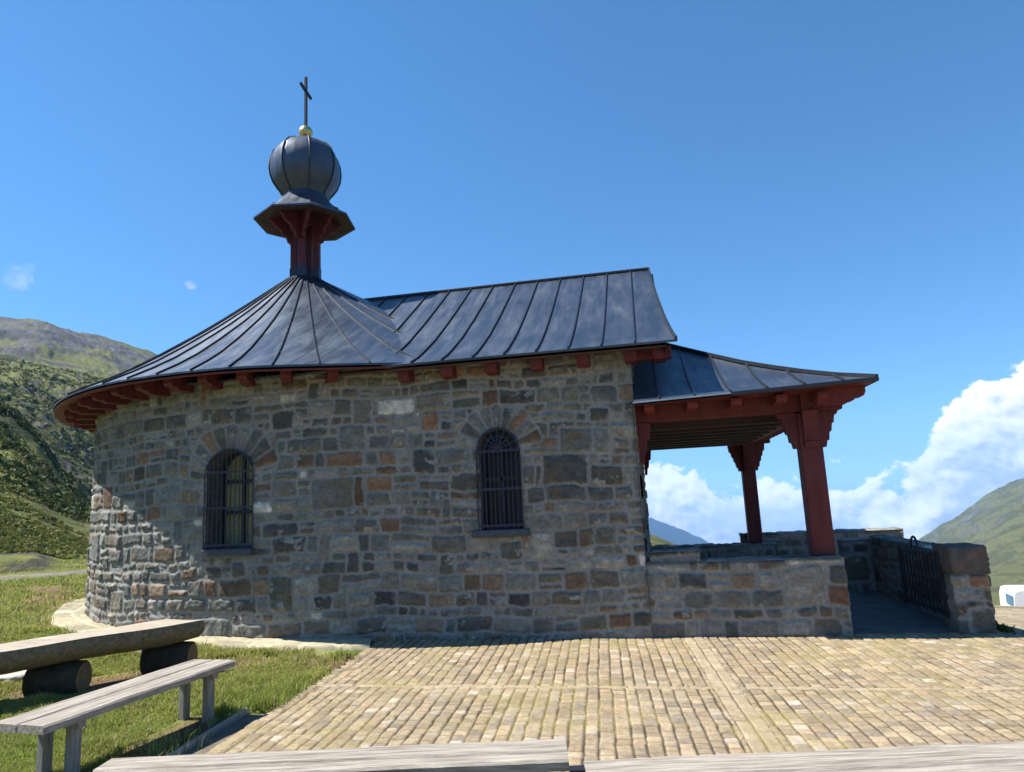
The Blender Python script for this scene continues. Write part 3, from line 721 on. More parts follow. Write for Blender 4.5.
# apron of rough pavement round the chapel's foot
def apron():
    res = .02
    th = np.arange(R(-275), R(-71), res / 4.2); rr = np.arange(-.20, .70, res)
    TH, RR = np.meshgrid(th, rr, indexing='ij')
    edge = .50 + .05 * (fbm(TH * 4, TH * 0, 301, 3) - .5) + .42 * sstep(-TH, R(150), R(185))
    RRR = -.20 + (RR + .20) / .90 * (edge + .20)
    X = EX + (EA + RRR) * np.cos(TH); Y = AY + (EB + RRR) * np.sin(TH)
    h, col = stone_field(TH * 3.9, RRR, res, 302, hmin=.2, hmax=.35, wmin=.2, wmax=.5, gap=.008, amp=.012, bigp=0)
    g = fbm(X * 1.5, Y * 1.5, 303, 4)[..., None]
    col = np.array([.34, .30, .20]) * (.55 + .9 * col.mean(-1, keepdims=True) * 3.2) * (.75 + .5 * g)
    z = lawn_z(X, Y) + .022 + h; z = z - .07 * sstep(RRR, edge - .06, edge - .005)
    v = np.stack([X, Y, z], -1).reshape(-1, 3)
    vv, f, cc = compact(v, grid_faces(len(th), len(rr)), np.clip(col, .02, .6).reshape(-1, 3))
    o = mesh_obj('stone_apron', vv, f, M_PAVE, None, True, cc); tag(o, kind='structure')
apron()

# ------------------------------------------------------------------ lawn (blades)
def lawn():
    rng = np.random.default_rng(11)
    xs = []; ys = []
    def add(n, x0, x1, y0, y1):
        xs.append(rng.uniform(x0, x1, n)); ys.append(rng.uniform(y0, y1, n))
    add(150000, -6.6, -3.0, 2.9, 7.6); add(60000, -3.4 - 1.6, -2.6, 2.9, 5.0); add(90000, -11, -4, 5.5, 9.5); add(70000, -16, -6, 7, 15); add(45000, -26, -9, 11, 24)
    x = np.concatenate(xs); y = np.concatenate(ys)
    r = np.hypot(x, y); az = np.degrees(np.arctan2(x, y))
    edge = PX0 - .02 - .24 * (y < 5.6) + SK * (y - 8) + .05 * (fbm(y * 2.5, y * 0, 401, 3) - .5)
    ok = x < edge - .02 + rng.exponential(.03, len(x))
    q = np.hypot((x - EX) / (EA + .53), (y - AY) / (EB + .53)) * 3.78
    ok &= (q > 3.78 + rng.normal(0, .03, len(x))) | (y > 13)
    ok &= ~((q < 4.12) & (x < AX - 2.2) & (y > 8.4) & (rng.random(len(x)) < .35))
    ok &= ~((x > -4.2) & (y > 8.3))
    ok &= (az > -56) & (az < -18)
    dens = fbm(x * 1.1, y * 1.1, 91, 4)
    ok &= rng.random(len(x)) > .85 * sstep(dens, .60, .70)
    # worn soil under the seats
    def seg(ax, ay, bx, by, w):
        t = np.clip(((x - ax) * (bx - ax) + (y - ay) * (by - ay)) / ((bx - ax) ** 2 + (by - ay) ** 2), 0, 1)
        return np.hypot(x - ax - t * (bx - ax), y - ay - t * (by - ay)) < w * (.7 + .7 * fbm(x * 3, y * 3, 402, 3))
    ok &= ~(seg(-5.75, 5.9, -4.6, 7.2, .34) & (rng.random(len(x)) < .93)) & ~(seg(-3.62, 3.9, -3.68, 5.25, .20) & (rng.random(len(x)) < .93))
    ok &= ~((r > 23.0) & (r < 26.2))
    x = x[ok]; y = y[ok]; r = r[ok]; n = len(x)
    wide = np.clip(r / 6.0, .8, 3.2)
    clump = fbm(x * 2.2, y * 2.2, 403, 4, .6)
    h = (.010 + .085 * clump ** 2.2 * 1.2) * rng.uniform(.6, 1.3, n) * np.clip(wide, .9, 1.6)
    h = h * np.where((x > edge[ok] - .16) & (rng.random(n) < .35), 1.9, 1.0)
    w = .0034 * wide * rng.uniform(.7, 1.3, n)
    a = rng.uniform(0, 2 * math.pi, n); lean = rng.uniform(.1, .9, n); b = rng.uniform(0, 2 * math.pi, n)
    z0 = np.where(r < 16, lawn_z(x, y), 0)
    wn = sstep(r, 9, 18); z0 = lawn_z(x, y) * (1 - wn) + land_z(np.degrees(np.arctan2(x, y)), r) * wn
    base = np.stack([x, y, z0 - .004], -1)
    side = np.stack([np.cos(a), np.sin(a), a * 0], -1) * w[:, None]
    ld = np.stack([np.cos(b), np.sin(b), a * 0], -1) * (h * lean)[:, None]
    up = np.stack([a * 0, a * 0, h], -1)
    v = np.stack([base - side, base + side, base + up * .6 + ld * .35 + side * .7, base + up * .6 + ld * .35 - side * .7, base + up * .9 + ld], 1).reshape(-1, 3)
    i = np.arange(n)[:, None] * 5
    quads = np.concatenate([i + 0, i + 1, i + 2, i + 3], 1); tri = np.concatenate([i + 3, i + 2, i + 4, i + 4], 1)
    f3 = np.concatenate([np.concatenate([i, i + 1, i + 2], 1), np.concatenate([i, i + 2, i + 3], 1), np.concatenate([i + 3, i + 2, i + 4], 1)])
    t = fbm(x * .9 + 4, y * .9, 404, 4)[:, None]; u = rng.random((n, 1))
    c = np.array([.225, .29, .052]) * (1 - t) + np.array([.375, .375, .10]) * t
    c = c * (.65 + .7 * u); dry = rng.random((n, 1)) < (.06 + .16 * sstep(dens[ok][:, None], .42, .56)); c = np.where(dry, np.array([.40, .33, .16]) * (.7 + .6 * u), c)
    fl = rng.random((n, 1)) < .0035; c = np.where(fl, np.array([.75, .72, .55]), c)
    o = mesh_obj('lawn_grass', v, f3, M_GRASS, None, False, np.repeat(c, 5, 0))
    tag(o, 'short mown mountain grass beside the cobbled court', 'grass', kind='stuff')
lawn()

# ------------------------------------------------------------------ the chapel
chapel = empty('chapel', (0, 0, 0))
tag(chapel, 'small round-ended rubble stone chapel with dark seamed metal roof, onion turret and red timber porch', 'chapel')
RW, WN = 3.28, 3.0; XC, XK = -.13, -3.3
def footprint():
    P = [(XC, AY - WN), (-3.42, AY - WN)]
    for a in np.arange(-69, -291.5, -1.5): P.append((EX + EA * math.cos(R(a)), AY + EB * math.sin(R(a))))
    P += [(-3.42, AY + WN), (XC, AY + WN)]
    return P
def densify(P, step=.02, smooth=.25):
    P = np.array(P); s = np.concatenate([[0], np.cumsum(np.hypot(*np.diff(P, axis=0).T))]); u = np.arange(0, s[-1], step)
    x = np.interp(u, s, P[:, 0]); y = np.interp(u, s, P[:, 1]); k = int(smooth / step); ker = np.ones(2 * k + 1) / (2 * k + 1)
    def sm(a):
        lo = 2 * a[0] - a[1:k + 1][::-1]; hi = 2 * a[-1] - a[-k - 1:-1][::-1]
        return np.convolve(np.concatenate([lo, a, hi]), ker, 'valid')
    return np.stack([sm(x), sm(y)], -1)
FP = densify(footprint(), smooth=.42)
FS = np.concatenate([[0], np.cumsum(np.hypot(*np.diff(FP, axis=0).T))])
fine_end = FS[np.argmax((FP[:, 0] < AX) & (FP[:, 1] > AY + .3))]
def u_at(x, y):
    return FS[np.argmin(np.hypot(FP[:, 0] - x, FP[:, 1] - y))]
W2U = u_at(-1.88, AY - WN); W1ang = R(-93.5); W1P = (-5.53, AY - EB * math.sqrt(1 - ((5.53 + EX) / EA) ** 2))
W1U = u_at(*W1P)
W2 = dict(hw=.265, z0=1.30, zs=2.30, rise=.265)
W1 = dict(hw=.355, z0=1.20, zs=2.27, rise=.24)
def arch_out(w, n=16):
    hw, zs, rise = w['hw'], w['zs'], w['rise']
    rad = (hw * hw + rise * rise) / (2 * rise); cz = zs + rise - rad; a = math.asin(min(1, hw / rad))
    if rise >= hw * .999: a = math.pi / 2
    top = [(rad * math.sin(a - 2 * a * k / n), cz + rad * math.cos(a - 2 * a * k / n)) for k in range(n + 1)]
    return [(-hw, w['z0']), (hw, w['z0'])] + top
def open_fn(w, uc):
    hw, zs, rise = w['hw'], w['zs'], w['rise']; rad = (hw * hw + rise * rise) / (2 * rise); cz = zs + rise - rad
    return lambda U, V: (np.abs(U - uc) < hw) & (V > w['z0']) & ((V < zs) | (np.hypot(U - uc, V - cz) < rad))
sel = FS <= fine_end
af = lambda U, V: 1 + .1 * sstep(U, W1U - .2, W1U + .8) * (1 - .6 * sstep(V, 2.2, 2.8))
stone_wall('stone_wall', FP[sel][::1], -.06, 3.50, .0125, 21, chapel,
    openings=[open_fn(W2, W2U), open_fn(W1, W1U)],
    vous=[(W2U, 2.30, .265, .58, 9, R(6), R(174)), (W1U, 2.12, .40, .74, 9, R(14), R(166))], ampfn=af, hmin=.10, hmax=.235, wmin=.12, wmax=.50)
stone_wall('stone_wall', FP[~sel], -.1, 3.62, .05, 22, chapel)
# gable ends (towards the porch): one sheet up to the ridge
def gable():
    res = .04
    yy = np.arange(AY - WN, AY + WN + .001, res); zz = np.arange(-.1, 5.45, res)
    Yg, Zg = np.meshgrid(yy, zz, indexing='ij'); h, c = stone_field(Yg, Zg, res, 33)
    keep = (Zg[:-1, :-1] < 5.36 - (np.abs(Yg[:-1, :-1] - AY) * .62)) & ~((np.abs(Yg[:-1, :-1] - AY) < .55) & (Zg[:-1, :-1] < 2.1))
    v = np.stack([XC + h, Yg, Zg], -1).reshape(-1, 3); f = grid_faces(len(yy), len(zz), keep)
    v, f, c = compact(v, f, c.reshape(-1, 3)); mesh_obj('gable_wall', v, f, M_STONE, chapel, True, c)
    d = MB().box((XC - .12, AY, 1.02), (.06, 1.12, 2.2)).build('door', M_RED, chapel)
gable()

# ---- windows
def window(wd, pos, ang, depth, kind):
    """pos: centre on wall face, ang: outward direction (rad)"""
    n = Vector((math.cos(ang), math.sin(ang), 0)); t = Vector((-n.y, n.x, 0))   # t: to the right seen from outside? handled symmetric
    def P(a, z, d): return Vector((pos[0], pos[1], 0)) + t * a + n * d + Vector((0, 0, z))
    out = arch_out(wd); N = len(out)
    # reveal
    mb = MB(); vs = [P(a, z, .02) for a, z in out] + [P(a * .92, z if i > 1 else z, -depth) for i, (a, z) in enumerate(out)]
    mb.add(vs, [(i, (i + 1) % N, N + (i + 1) % N, N + i) for i in range(N)])
    rv = mb.build('window', M_REVEAL, chapel)
    # frame + pane
    fr = MB(); inn = [(a * .92, z) for a, z in out]; iw = wd['hw'] * .92; z0 = wd['z0']; zt = wd['zs'] + wd['rise']
    for i in range(N):
        a, b = inn[i], inn[(i + 1) % N]; fr.bar(P(a[0], a[1], -depth + .06), P(b[0], b[1], -depth + .06), .07, .07, up=n)
    fr.bar(P(0, z0, -depth + .05), P(0, zt, -depth + .05), .035, .04, up=n)
    for f_ in ((.36, .68) if kind == 1 else (.5,)):
        z = z0 + (zt - z0) * f_; fr.bar(P(-iw, z, -depth + .05), P(iw, z, -depth + .05), .05, .04, up=n)
    fr.build('window_frame', M_IRON2, rv)
    pn = MB(); pn.add([P(a, z, -depth + .02) for a, z in inn], [tuple(range(N))]); pn.build('pane', M_LEAD if kind == 1 else M_DARKGL, rv)
    # iron grille at the wall face
    g = MB(); hw = wd['hw'] + .02; nb = 12 if kind == 1 else 11
    gd = .035
    rad = (wd['hw'] ** 2 + wd['rise'] ** 2) / (2 * wd['rise']); cz = wd['zs'] + wd['rise'] - rad
    for k in range(nb):
        a = -hw + 2 * hw * k / (nb - 1)
        zz = cz + math.sqrt(max(0, rad * rad - a * a)) if abs(a) < wd['hw'] else wd['zs']
        if kind == 2: zz = min(zz, wd['zs'] + .02)
        g.tube([P(a, z0 - .02, gd), P(a, zz, gd)], .0085, 6)
    for z in (z0 + .05, z0 + (wd['zs'] - z0) * .5, wd['zs'] - (.02 if kind == 2 else .06)):
        g.bar(P(-hw, z, gd), P(hw, z, gd), .012, .03, up=(0, 0, 1))
    arc = [P(a, z, gd) for a, z in out[2:]]
    g.tube(arc, .014, 6)
    if kind == 2:
        for k in range(1, 8):
            an = math.pi * k / 8; g.tube([P(0, wd['zs'], gd), P(wd['hw'] * math.cos(an), wd['zs'] + wd['rise'] * math.sin(an), gd)], .008, 5)
        g.tube([P(.17 * math.cos(math.pi * k / 12), wd['zs'] + .17 * math.sin(math.pi * k / 12), gd) for k in range(13)], .009, 5)
    g.build('grille', M_IRON2, rv)
    sl = MB(); sl.box(P(0, z0 - .045, -.06), (2 * wd['hw'] + (.20 if kind == 2 else .06), .30, .09), Matrix((t, n, Vector((0, 0, 1)))).transposed(), bev=.012)
    sl.build('sill', M_SILL, rv)
M_REVEAL = pmat('reveal_masonry', (0.13, 0.13, 0.12), 0.9, 0, 0.2, 0.4, 7, 0.6, 25, dirt=(.22, .22, .2), dscale=5)
window(W2, (-1.88, AY - WN), R(-90), .22, 2)
window(W1, W1P, W1ang, .34, 1)

# ---- roofs
CONE = [(.36, 5.93), (.65, 5.70), (1.0, 5.42), (1.5, 5.03), (2.0, 4.66), (2.6, 4.25), (3.1, 3.93), (3.5, 3.71), (3.9, 3.515)]
def eave_r(a):                                       # plan radius of the eave in direction a (deg)
    return ell_r(a, 4.80, 3.80, -5.5)
def ell_r(a, ea, eb, ex):
    c, d = math.cos(R(a)), math.sin(R(a)); ox = AX - ex
    A_ = (c / ea) ** 2 + (d / eb) ** 2; B_ = 2 * ox * c / ea ** 2; C_ = (ox / ea) ** 2 - 1
    return (-B_ + math.sqrt(B_ * B_ - 4 * A_ * C_)) / (2 * A_)
def wall_r(a): return ell_r(a, EA, EB, EX)
def cone_pt(a, k, off=0.0):
    r0, z0 = CONE[k]; f = (r0 - .36) / 3.54; rr = .36 + f * (eave_r(a) - .36)
    z = z0 - .13 * f * float(sstep(np.array(-a % 360), 100., 180.)) - .03 * f * float(sstep(np.array(-abs(-a % 360 - 48)), -30., -8.))
    return Vector((AX + rr * math.cos(R(a)), AY + rr * math.sin(R(a)), z + off))
def cone_roof():
    ang = np.linspace(-360, 0, 226); n = len(ang); m_ = len(CONE)
    top = MB(); vs = [cone_pt(a, k) for a in ang for k in range(m_)]
    fs = [(i * m_ + k, (i + 1) * m_ + k, (i + 1) * m_ + k + 1, i * m_ + k + 1) for i in range(n - 1) for k in range(m_ - 1)]
    top.add(vs, fs)
    # drip edge
    lip = []
    for i, a in enumerate(ang): p = cone_pt(a, m_ - 1); lip += [p, p + Vector((0, 0, -.028))]
    top.add(lip, [(2 * i, 2 * i + 2, 2 * i + 3, 2 * i + 1) for i in range(n - 1)])
    o = top.build('apse_roof', M_ROOF, chapel, True)
    sb = MB()
    for a in np.arange(-335, -22, 8.1):
        pts = [cone_pt(a, k, .012) for k in range(m_)]
        for p, q in zip(pts[:-1], pts[1:]): sb.bar(p, q + (q - p) * .02, .015, .03)
    sb.build('standing_seam', M_SEAM, o)
    so_ = MB(); vs = []
    for a in ang:
        d = Vector((math.cos(R(a)), math.sin(R(a)), 0)); e = cone_pt(a, m_ - 1)
        r_ = eave_r(a); c = Vector((AX, AY, 0))
        vs += [c + d * (r_ - .01) + Vector((0, 0, e.z - .052)), c + d * (r_ - .02) + Vector((0, 0, e.z - .075)), c + d * (r_ - .06) + Vector((0, 0, e.z - .07)), c + d * (wall_r(a) - .12) + Vector((0, 0, e.z + .13))]
    so_.add(vs, [(4 * i + k, 4 * i + 4 + k, 4 * i + 5 + k, 4 * i + 1 + k) for i in range(n - 1) for k in range(3)])
    so_.build('soffit', M_RED, o)
    for a in np.arange(-272, -52, 8.6):
        d = Vector((math.cos(R(a)), math.sin(R(a)), 0)); tt_ = Vector((-d.y, d.x, 0)); c = Vector((AX, AY, 0)); e = cone_pt(a, m_ - 1)
        ro = eave_r(a); RWa = wall_r(a)
        outl = [c + d * r_ + Vector((0, 0, e.z + z)) for r_, z in ((RWa - .1, .08), (ro - .16, -.045), (ro - .16, -.10), (ro - .20, -.135), (ro - .28, -.135), (ro - .31, -.165), (RWa - .1, -.165))]
        MB().prism(outl, tt_ * -.065, tt_ * .13).build('rafter_tail', M_RED, o)
cone_roof()

NAVE = [(0, 5.45), (.8, 4.92), (1.6, 4.40), (2.3, 3.97), (2.8, 3.70), (3.1, 3.55), (3.34, 3.45)]
NX0, NX1 = AX, .36
def nave_z(s): return np.interp(s, [p[0] for p in NAVE], [p[1] for p in NAVE])
def nave_roof():
    mb = MB(); m_ = len(NAVE)
    def xe(s): return NX1 - .10 + .18 * (s / 3.34) ** 1.3
    for sg in (-1, 1):
        vs = []
        for f in (0, 1):
            for s, z in NAVE: vs.append((NX0 if f == 0 else xe(s), AY + sg * s, z))
        for f in (0, 1):
            for s, z in NAVE: vs.append((NX0 if f == 0 else xe(s), AY + sg * (s - .005), z - .028))
        fs = [(k, k + 1, m_ + k + 1, m_ + k) for k in range(m_ - 1)] + [(2 * m_ + k, 2 * m_ + k + 1, 3 * m_ + k + 1, 3 * m_ + k) for k in range(m_ - 1)]
        fs += [(m_ + k, m_ + k + 1, 3 * m_ + k + 1, 3 * m_ + k) for k in range(m_ - 1)] + [(m_ - 1, 2 * m_ - 1, 4 * m_ - 1, 3 * m_ - 1)]
        mb.add(vs, fs)
    o = mb.build('nave_roof', M_ROOF, chapel, False)
    sb = MB()
    xs = [NX1 - .42 - .405 * k for k in range(14)]
    for x in xs:
        for sg in (-1, 1):
            pts = []
            for s, z in NAVE:
                xx = x + .05 * (s / 3.34) * 0
                zc = np.interp(math.hypot(xx - AX, s), [c[0] for c in CONE], [c[1] for c in CONE])
                pts.append(Vector((xx, AY + sg * s, z + .012)))
            for p, q in zip(pts[:-1], pts[1:]): sb.bar(p, q + (q - p) * .03, .015, .03)
    for sg in (-1, 1):                                   # verge strip
        pts = [Vector((xe(s) - .012, AY + sg * s, z + .014)) for s, z in NAVE]
        for p, q in zip(pts[:-1], pts[1:]): sb.bar(p, q + (q - p) * .03, .03, .05)
    sb.bar((NX0 + .9, AY, 5.455), (NX1 - .10, AY, 5.455), .10, .05, bev=.012)
    sb.build('standing_seam', M_SEAM, o)
    sf = MB()
    for sg in (-1, 1):
        pts = [(3.325, 3.395), (3.31, 3.375), (3.25, 3.38), (2.8, 3.60), (2.0, 4.08), (0, 5.36)]
        vs = [(x, AY + sg * s, z) for x in (NX0 + 1.9, NX1 - .05) for s, z in pts]; k_ = len(pts)
        sf.add(vs, [(k, k + 1, k_ + k + 1, k_ + k) for k in range(k_ - 1)])
    for sg in (-1, 1):                                   # barge board under the verge
        vs = [(NX1 - .06, AY + sg * s, z - dz) for s, z in NAVE for dz in (.045, .17)]
        sf.add(vs, [(2 * i, 2 * i + 2, 2 * i + 3, 2 * i + 1) for i in range(m_ - 1)])
        vs = [(NX1 - .10, AY + sg * s, z - dz) for s, z in NAVE for dz in (.045, .17)]
        sf.add(vs, [(2 * i, 2 * i + 2, 2 * i + 3, 2 * i + 1) for i in range(m_ - 1)])
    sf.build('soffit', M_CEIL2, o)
    for x in list(np.arange(-3.05, .0, .585)) + [.22]:
        for sg in (-1, 1):
            outl = [(x, AY + sg * s, z) for s, z in ((2.7, 3.62), (3.235, 3.39), (3.235, 3.30), (3.19, 3.26), (2.9, 3.26), (2.7, 3.32))]
            MB().prism(outl, (-.075, 0, 0), (.15, 0, 0)).build('rafter_tail', M_RED, o)
    for sg in (-1, 1): MB().box((.14, AY + sg * 3.03, 3.36), (.46, .16, .15), bev=.01).build('purlin', M_RED, o)
nave_roof()

# ---- turret
def turret():
    t0 = MB(); c = (AX, AY, 0)
    A0 = R(-90 - 28 + 17)                             # a rib of the onion faces the court
    t0.lathe([(.02, 6.04), (.28, 5.99), (.34, 5.935), (.38, 5.85)], c, 24)
    base = t0.build('turret', M_ROOF, chapel, True)
    # onion: eight gores
    prof = [(.43, 7.62), (.455, 7.69), (.52, 7.77), (.60, 7.89), (.655, 8.04), (.675, 8.20), (.66, 8.38), (.60, 8.55), (.485, 8.69), (.32, 8.785), (.15, 8.83), (.05, 8.85)]
    on = MB(); n = 64
    vs = []; fs = []
    for r_, z in prof:
        for k in range(n):
            a = 2 * math.pi * k / n; loc = (a % (math.pi / 4)) - math.pi / 8
            q = math.cos(math.pi / 8) / math.cos(loc) * .6 + .4 + .0
            vs.append((AX + r_ * q * math.cos(A0 + a), AY + r_ * q * math.sin(A0 + a), z))
    for i in range(len(prof) - 1):
        for k in range(n): fs.append((i * n + k, i * n + (k + 1) % n, (i + 1) * n + (k + 1) % n, (i + 1) * n + k))
    on.add(vs, fs); on.build('onion_dome', M_DOME, base, True)
    rb = MB()
    for k in range(8):
        a = A0 + k * math.pi / 4
        pts = [Vector((AX + (r_ + .006) * math.cos(a), AY + (r_ + .006) * math.sin(a), z)) for r_, z in prof]
        rb.tube(pts, .014, 6)
    rb.build('dome_rib', M_SEAM, base, True)
    sk = MB(); rim = .95; z_r = 7.14
    prof2 = [(.445, 7.66), (.49, 7.54), (.60, 7.40), (.76, 7.26), (rim, z_r)]
    sk.lathe(prof2, c, 8, A0); sk.lathe([(rim, z_r), (rim, z_r - .035)], c, 8, A0)
    sk.build('skirt_roof', M_ROOF, base)
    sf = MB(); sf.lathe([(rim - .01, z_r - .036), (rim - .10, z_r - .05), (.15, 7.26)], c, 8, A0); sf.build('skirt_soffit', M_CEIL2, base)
    for k in range(4):
        a = A0 + R(20) + k * math.pi / 2; p = Vector((AX + .215 * math.cos(a), AY + .215 * math.sin(a), 0))
        rot = Matrix.Rotation(a, 3, 'Z')
        MB().box((p.x, p.y, 6.62), (.125, .125, 1.32), rot, bev=.012).build('post', M_RED, base)
        MB().box((p.x, p.y, 6.08), (.138, .138, .26), rot).build('post_shoe', M_IRON2, base)
        for da in (-.62, .62):
            d = Vector((math.cos(a + da), math.sin(a + da), 0)); s_ = Vector((-d.y, d.x, 0))
            pr = [(.06, 6.70), (.13, 6.74), (.15, 6.82), (.22, 6.86), (.25, 6.94), (.36, 7.00), (.42, 7.09), (.62, 7.17), (.62, 7.25), (.06, 7.25)]
            MB().prism([p + d * r_ + Vector((0, 0, z)) for r_, z in pr], s_ * -.035, s_ * .07).build('brace', M_RED, base)
    for k in range(4):                                   # head beams
        a = A0 + R(20) + k * math.pi / 2; b = a + math.pi / 2
        MB().bar((AX + .20 * math.cos(a), AY + .20 * math.sin(a), 7.20), (AX + .20 * math.cos(b), AY + .20 * math.sin(b), 7.20), .12, .14).build('head_beam', M_RED, base)
    ob = MB(); ob.lathe([(.001, -.135)] + [(.135 * math.sin(R(t)), -.135 * math.cos(R(t))) for t in range(12, 180, 12)] + [(.001, .135)], (AX, AY, 9.03), 24)
    ob.build('orb', M_GOLD, base, True)
    cr = MB(); cr.bar((AX, AY, 9.10), (AX, AY, 10.24), .055, .05, bev=.008)
    cr.bar((AX + .03, AY - .27, 9.93), (AX - .03, AY + .27, 9.93), .05, .055, bev=.008)
    cr.build('cross', M_IRON, base)
M_DOME = M_ROOF.copy(); M_DOME.node_tree.nodes['Principled BSDF'].inputs['Metallic'].default_value = 0.5
turret()

# ---- porch
PE_X, PE_Y0, PE_Y1 = 2.545, 8.12, 14.94
def porch_f(t):                                            # t: 0 eave .. 1 ridge line
    return np.interp(t, [0, .12, .25, .42, .6, .8, 1.0], [2.80, 2.92, 3.08, 3.32, 3.62, 3.97, 4.35])
def porch():
    n1, n2 = 30, 48
    xs = np.linspace(-.12, PE_X, n1); ts = np.linspace(0, 1, 25)
    mb = MB()
    for sg in (0, 1):
        y0 = PE_Y0 if sg == 0 else PE_Y1; vs = []
        for x in xs:
            tx = (PE_X - x) / 2.72
            for t in ts:
                tt_ = min(t, tx); y = y0 + (AY - y0) * tt_; vs.append((x, y, porch_f(tt_) - (.07 * (1 - x / PE_X) if True else 0) * (1 - tt_)))
        m_ = len(ts); fs = []
        for i in range(n1 - 1):
            for k in range(m_ - 1):
                fs.append((i * m_ + k, (i + 1) * m_ + k, (i + 1) * m_ + k + 1, i * m_ + k + 1))
        mb.add(vs, fs)
    vs = []
    for y in np.linspace(0, 1, 25):
        for t in ts:
            yy0 = PE_Y0 + (AY - PE_Y0) * t; yy1 = PE_Y1 + (AY - PE_Y1) * t
            vs.append((PE_X - 2.72 * t, yy0 + (yy1 - yy0) * y, porch_f(t)))
    mb.add(vs, [(i * 25 + k, (i + 1) * 25 + k, (i + 1) * 25 + k + 1, i * 25 + k + 1) for i in range(24) for k in range(24)])
    o = mb.build('porch_roof', M_ROOF, chapel, False)
    ez = lambda x: 2.80 - .07 * (1 - x / PE_X)
    sb = MB()
    for k in range(7):
        x = PE_X - .35 - .405 * k
        if x < -.1: continue
        tx = (PE_X - x) / 2.72; tt_ = [t for t in (0, .1, .2, .35, .5, .7, .9, 1) if t < tx] + [tx]
        for y0 in (PE_Y0, PE_Y1):
            pts = [Vector((x, y0 + (AY - y0) * t, porch_f(t) - .07 * (1 - x / PE_X) * (1 - t) + .012)) for t in tt_]
            for p, q in zip(pts[:-1], pts[1:]): sb.bar(p, q, .015, .028)
    for y0 in (PE_Y0, PE_Y1):
        pts = [Vector((PE_X - 2.72 * t, y0 + (AY - y0) * t, porch_f(t) + .015)) for t in np.linspace(0, 1, 10)]
        for p, q in zip(pts[:-1], pts[1:]): sb.bar(p, q + (q - p) * .03, .05, .045)
    sb.build('standing_seam', M_SEAM, o)
    dr = MB(); dr.bar((-.14, PE_Y0 - .012, ez(-.1) - .012), (.98, PE_Y0 - .012, ez(.98) - .012), .018, .018); dr.build('drip_edge', M_GUTTER, o)
    d2 = MB(); d2.bar((.98, PE_Y0 - .008, ez(.98) - .02), (PE_X, PE_Y0 - .008, 2.785), .02, .04); d2.bar((PE_X + .008, PE_Y0, 2.785), (PE_X + .008, PE_Y1, 2.785), .02, .04); d2.build('drip_edge', M_SEAM, o)
    # soffit boards and fascia
    sf = MB()
    sf.add([(-.12, PE_Y0 + .02, ez(-.12) - .035), (PE_X - .02, PE_Y0 + .02, 2.765), (1.95, 8.70, 2.74), (-.12, 8.70, 2.74)], [(0, 1, 2, 3)])
    sf.add([(PE_X - .02, PE_Y0 + .02, 2.765), (PE_X - .02, PE_Y1 - .02, 2.765), (1.95, 14.3, 2.74), (1.95, 8.7, 2.74)], [(0, 1, 2, 3)])
    sf.add([(-.12, PE_Y1 - .02, ez(-.12) - .035), (PE_X - .02, PE_Y1 - .02, 2.765), (1.95, 14.3, 2.74), (-.12, 14.3, 2.74)], [(0, 1, 2, 3)])
    sf.build('soffit', M_RED, o)
    # plates
    FPY, BPY, PX = 8.78, 14.28, 1.90
    for nm, a, b, w, h in (('front_beam', (-.13, FPY, 2.64), (2.30, FPY, 2.64), .20, .21), ('back_beam', (-.13, BPY, 2.625), (2.36, BPY, 2.625), .20, .20)):
        MB().bar(a, b, w, h, bev=.01).build('beam', M_RED, o)
    MB().bar((PX, FPY + .11, 2.61), (PX, BPY - .11, 2.61), .2, .19, bev=.01).build('beam', M_RED, o)
    MB().bar((PX - .118, FPY + .2, 2.60), (PX - .118, BPY - .2, 2.60), .03, .16).build('lit_inner_board', M_LITWOOD, o)  # inner face of the end beam, its bounced light put into the colour
    # ceiling: boards running with the nave, joists across
    ce = MB()
    yy = FPY + .13
    while yy < BPY - .25:
        ce.box((.90, yy + .11, 2.66), (1.95, .2235, .03)); yy += .225
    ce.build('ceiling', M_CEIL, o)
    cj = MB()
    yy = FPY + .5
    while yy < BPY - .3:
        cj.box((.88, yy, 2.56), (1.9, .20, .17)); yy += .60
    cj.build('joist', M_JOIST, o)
    # rafter tails
    for x in (.05, .55, 1.05, 1.55, 2.0):
        for y0, sg in ((PE_Y0, 1), (PE_Y1, -1)):
            outl = [(x, y0 + sg * q, z - .03) for q, z in ((.12, 2.73), (.12, 2.69), (.16, 2.655), (.60, 2.655), (.60, 2.76))]
            MB().prism(outl, (-.06, 0, 0), (.12, 0, 0)).build('rafter_tail', M_REDL, o)
    for y in np.arange(8.40, 14.8, .38):
        outl = [(PE_X - q, y, z) for q, z in ((.07, 2.755), (.07, 2.68), (.09, 2.64), (.13, 2.62), (.22, 2.62), (.25, 2.58), (.29, 2.56), (.60, 2.56), (.60, 2.755))]
        MB().prism(outl, (0, -.055, 0), (0, .11, 0)).build('rafter_tail', M_REDL, o)
    # posts with stepped corbels
    STEP = [(.13, 2.10), (.175, 2.10), (.19, 2.17), (.215, 2.18), (.225, 2.27), (.25, 2.285), (.262, 2.37), (.285, 2.385), (.30, 2.47), (.33, 2.485), (.345, 2.525), (.13, 2.525)]
    STEP0 = STEP
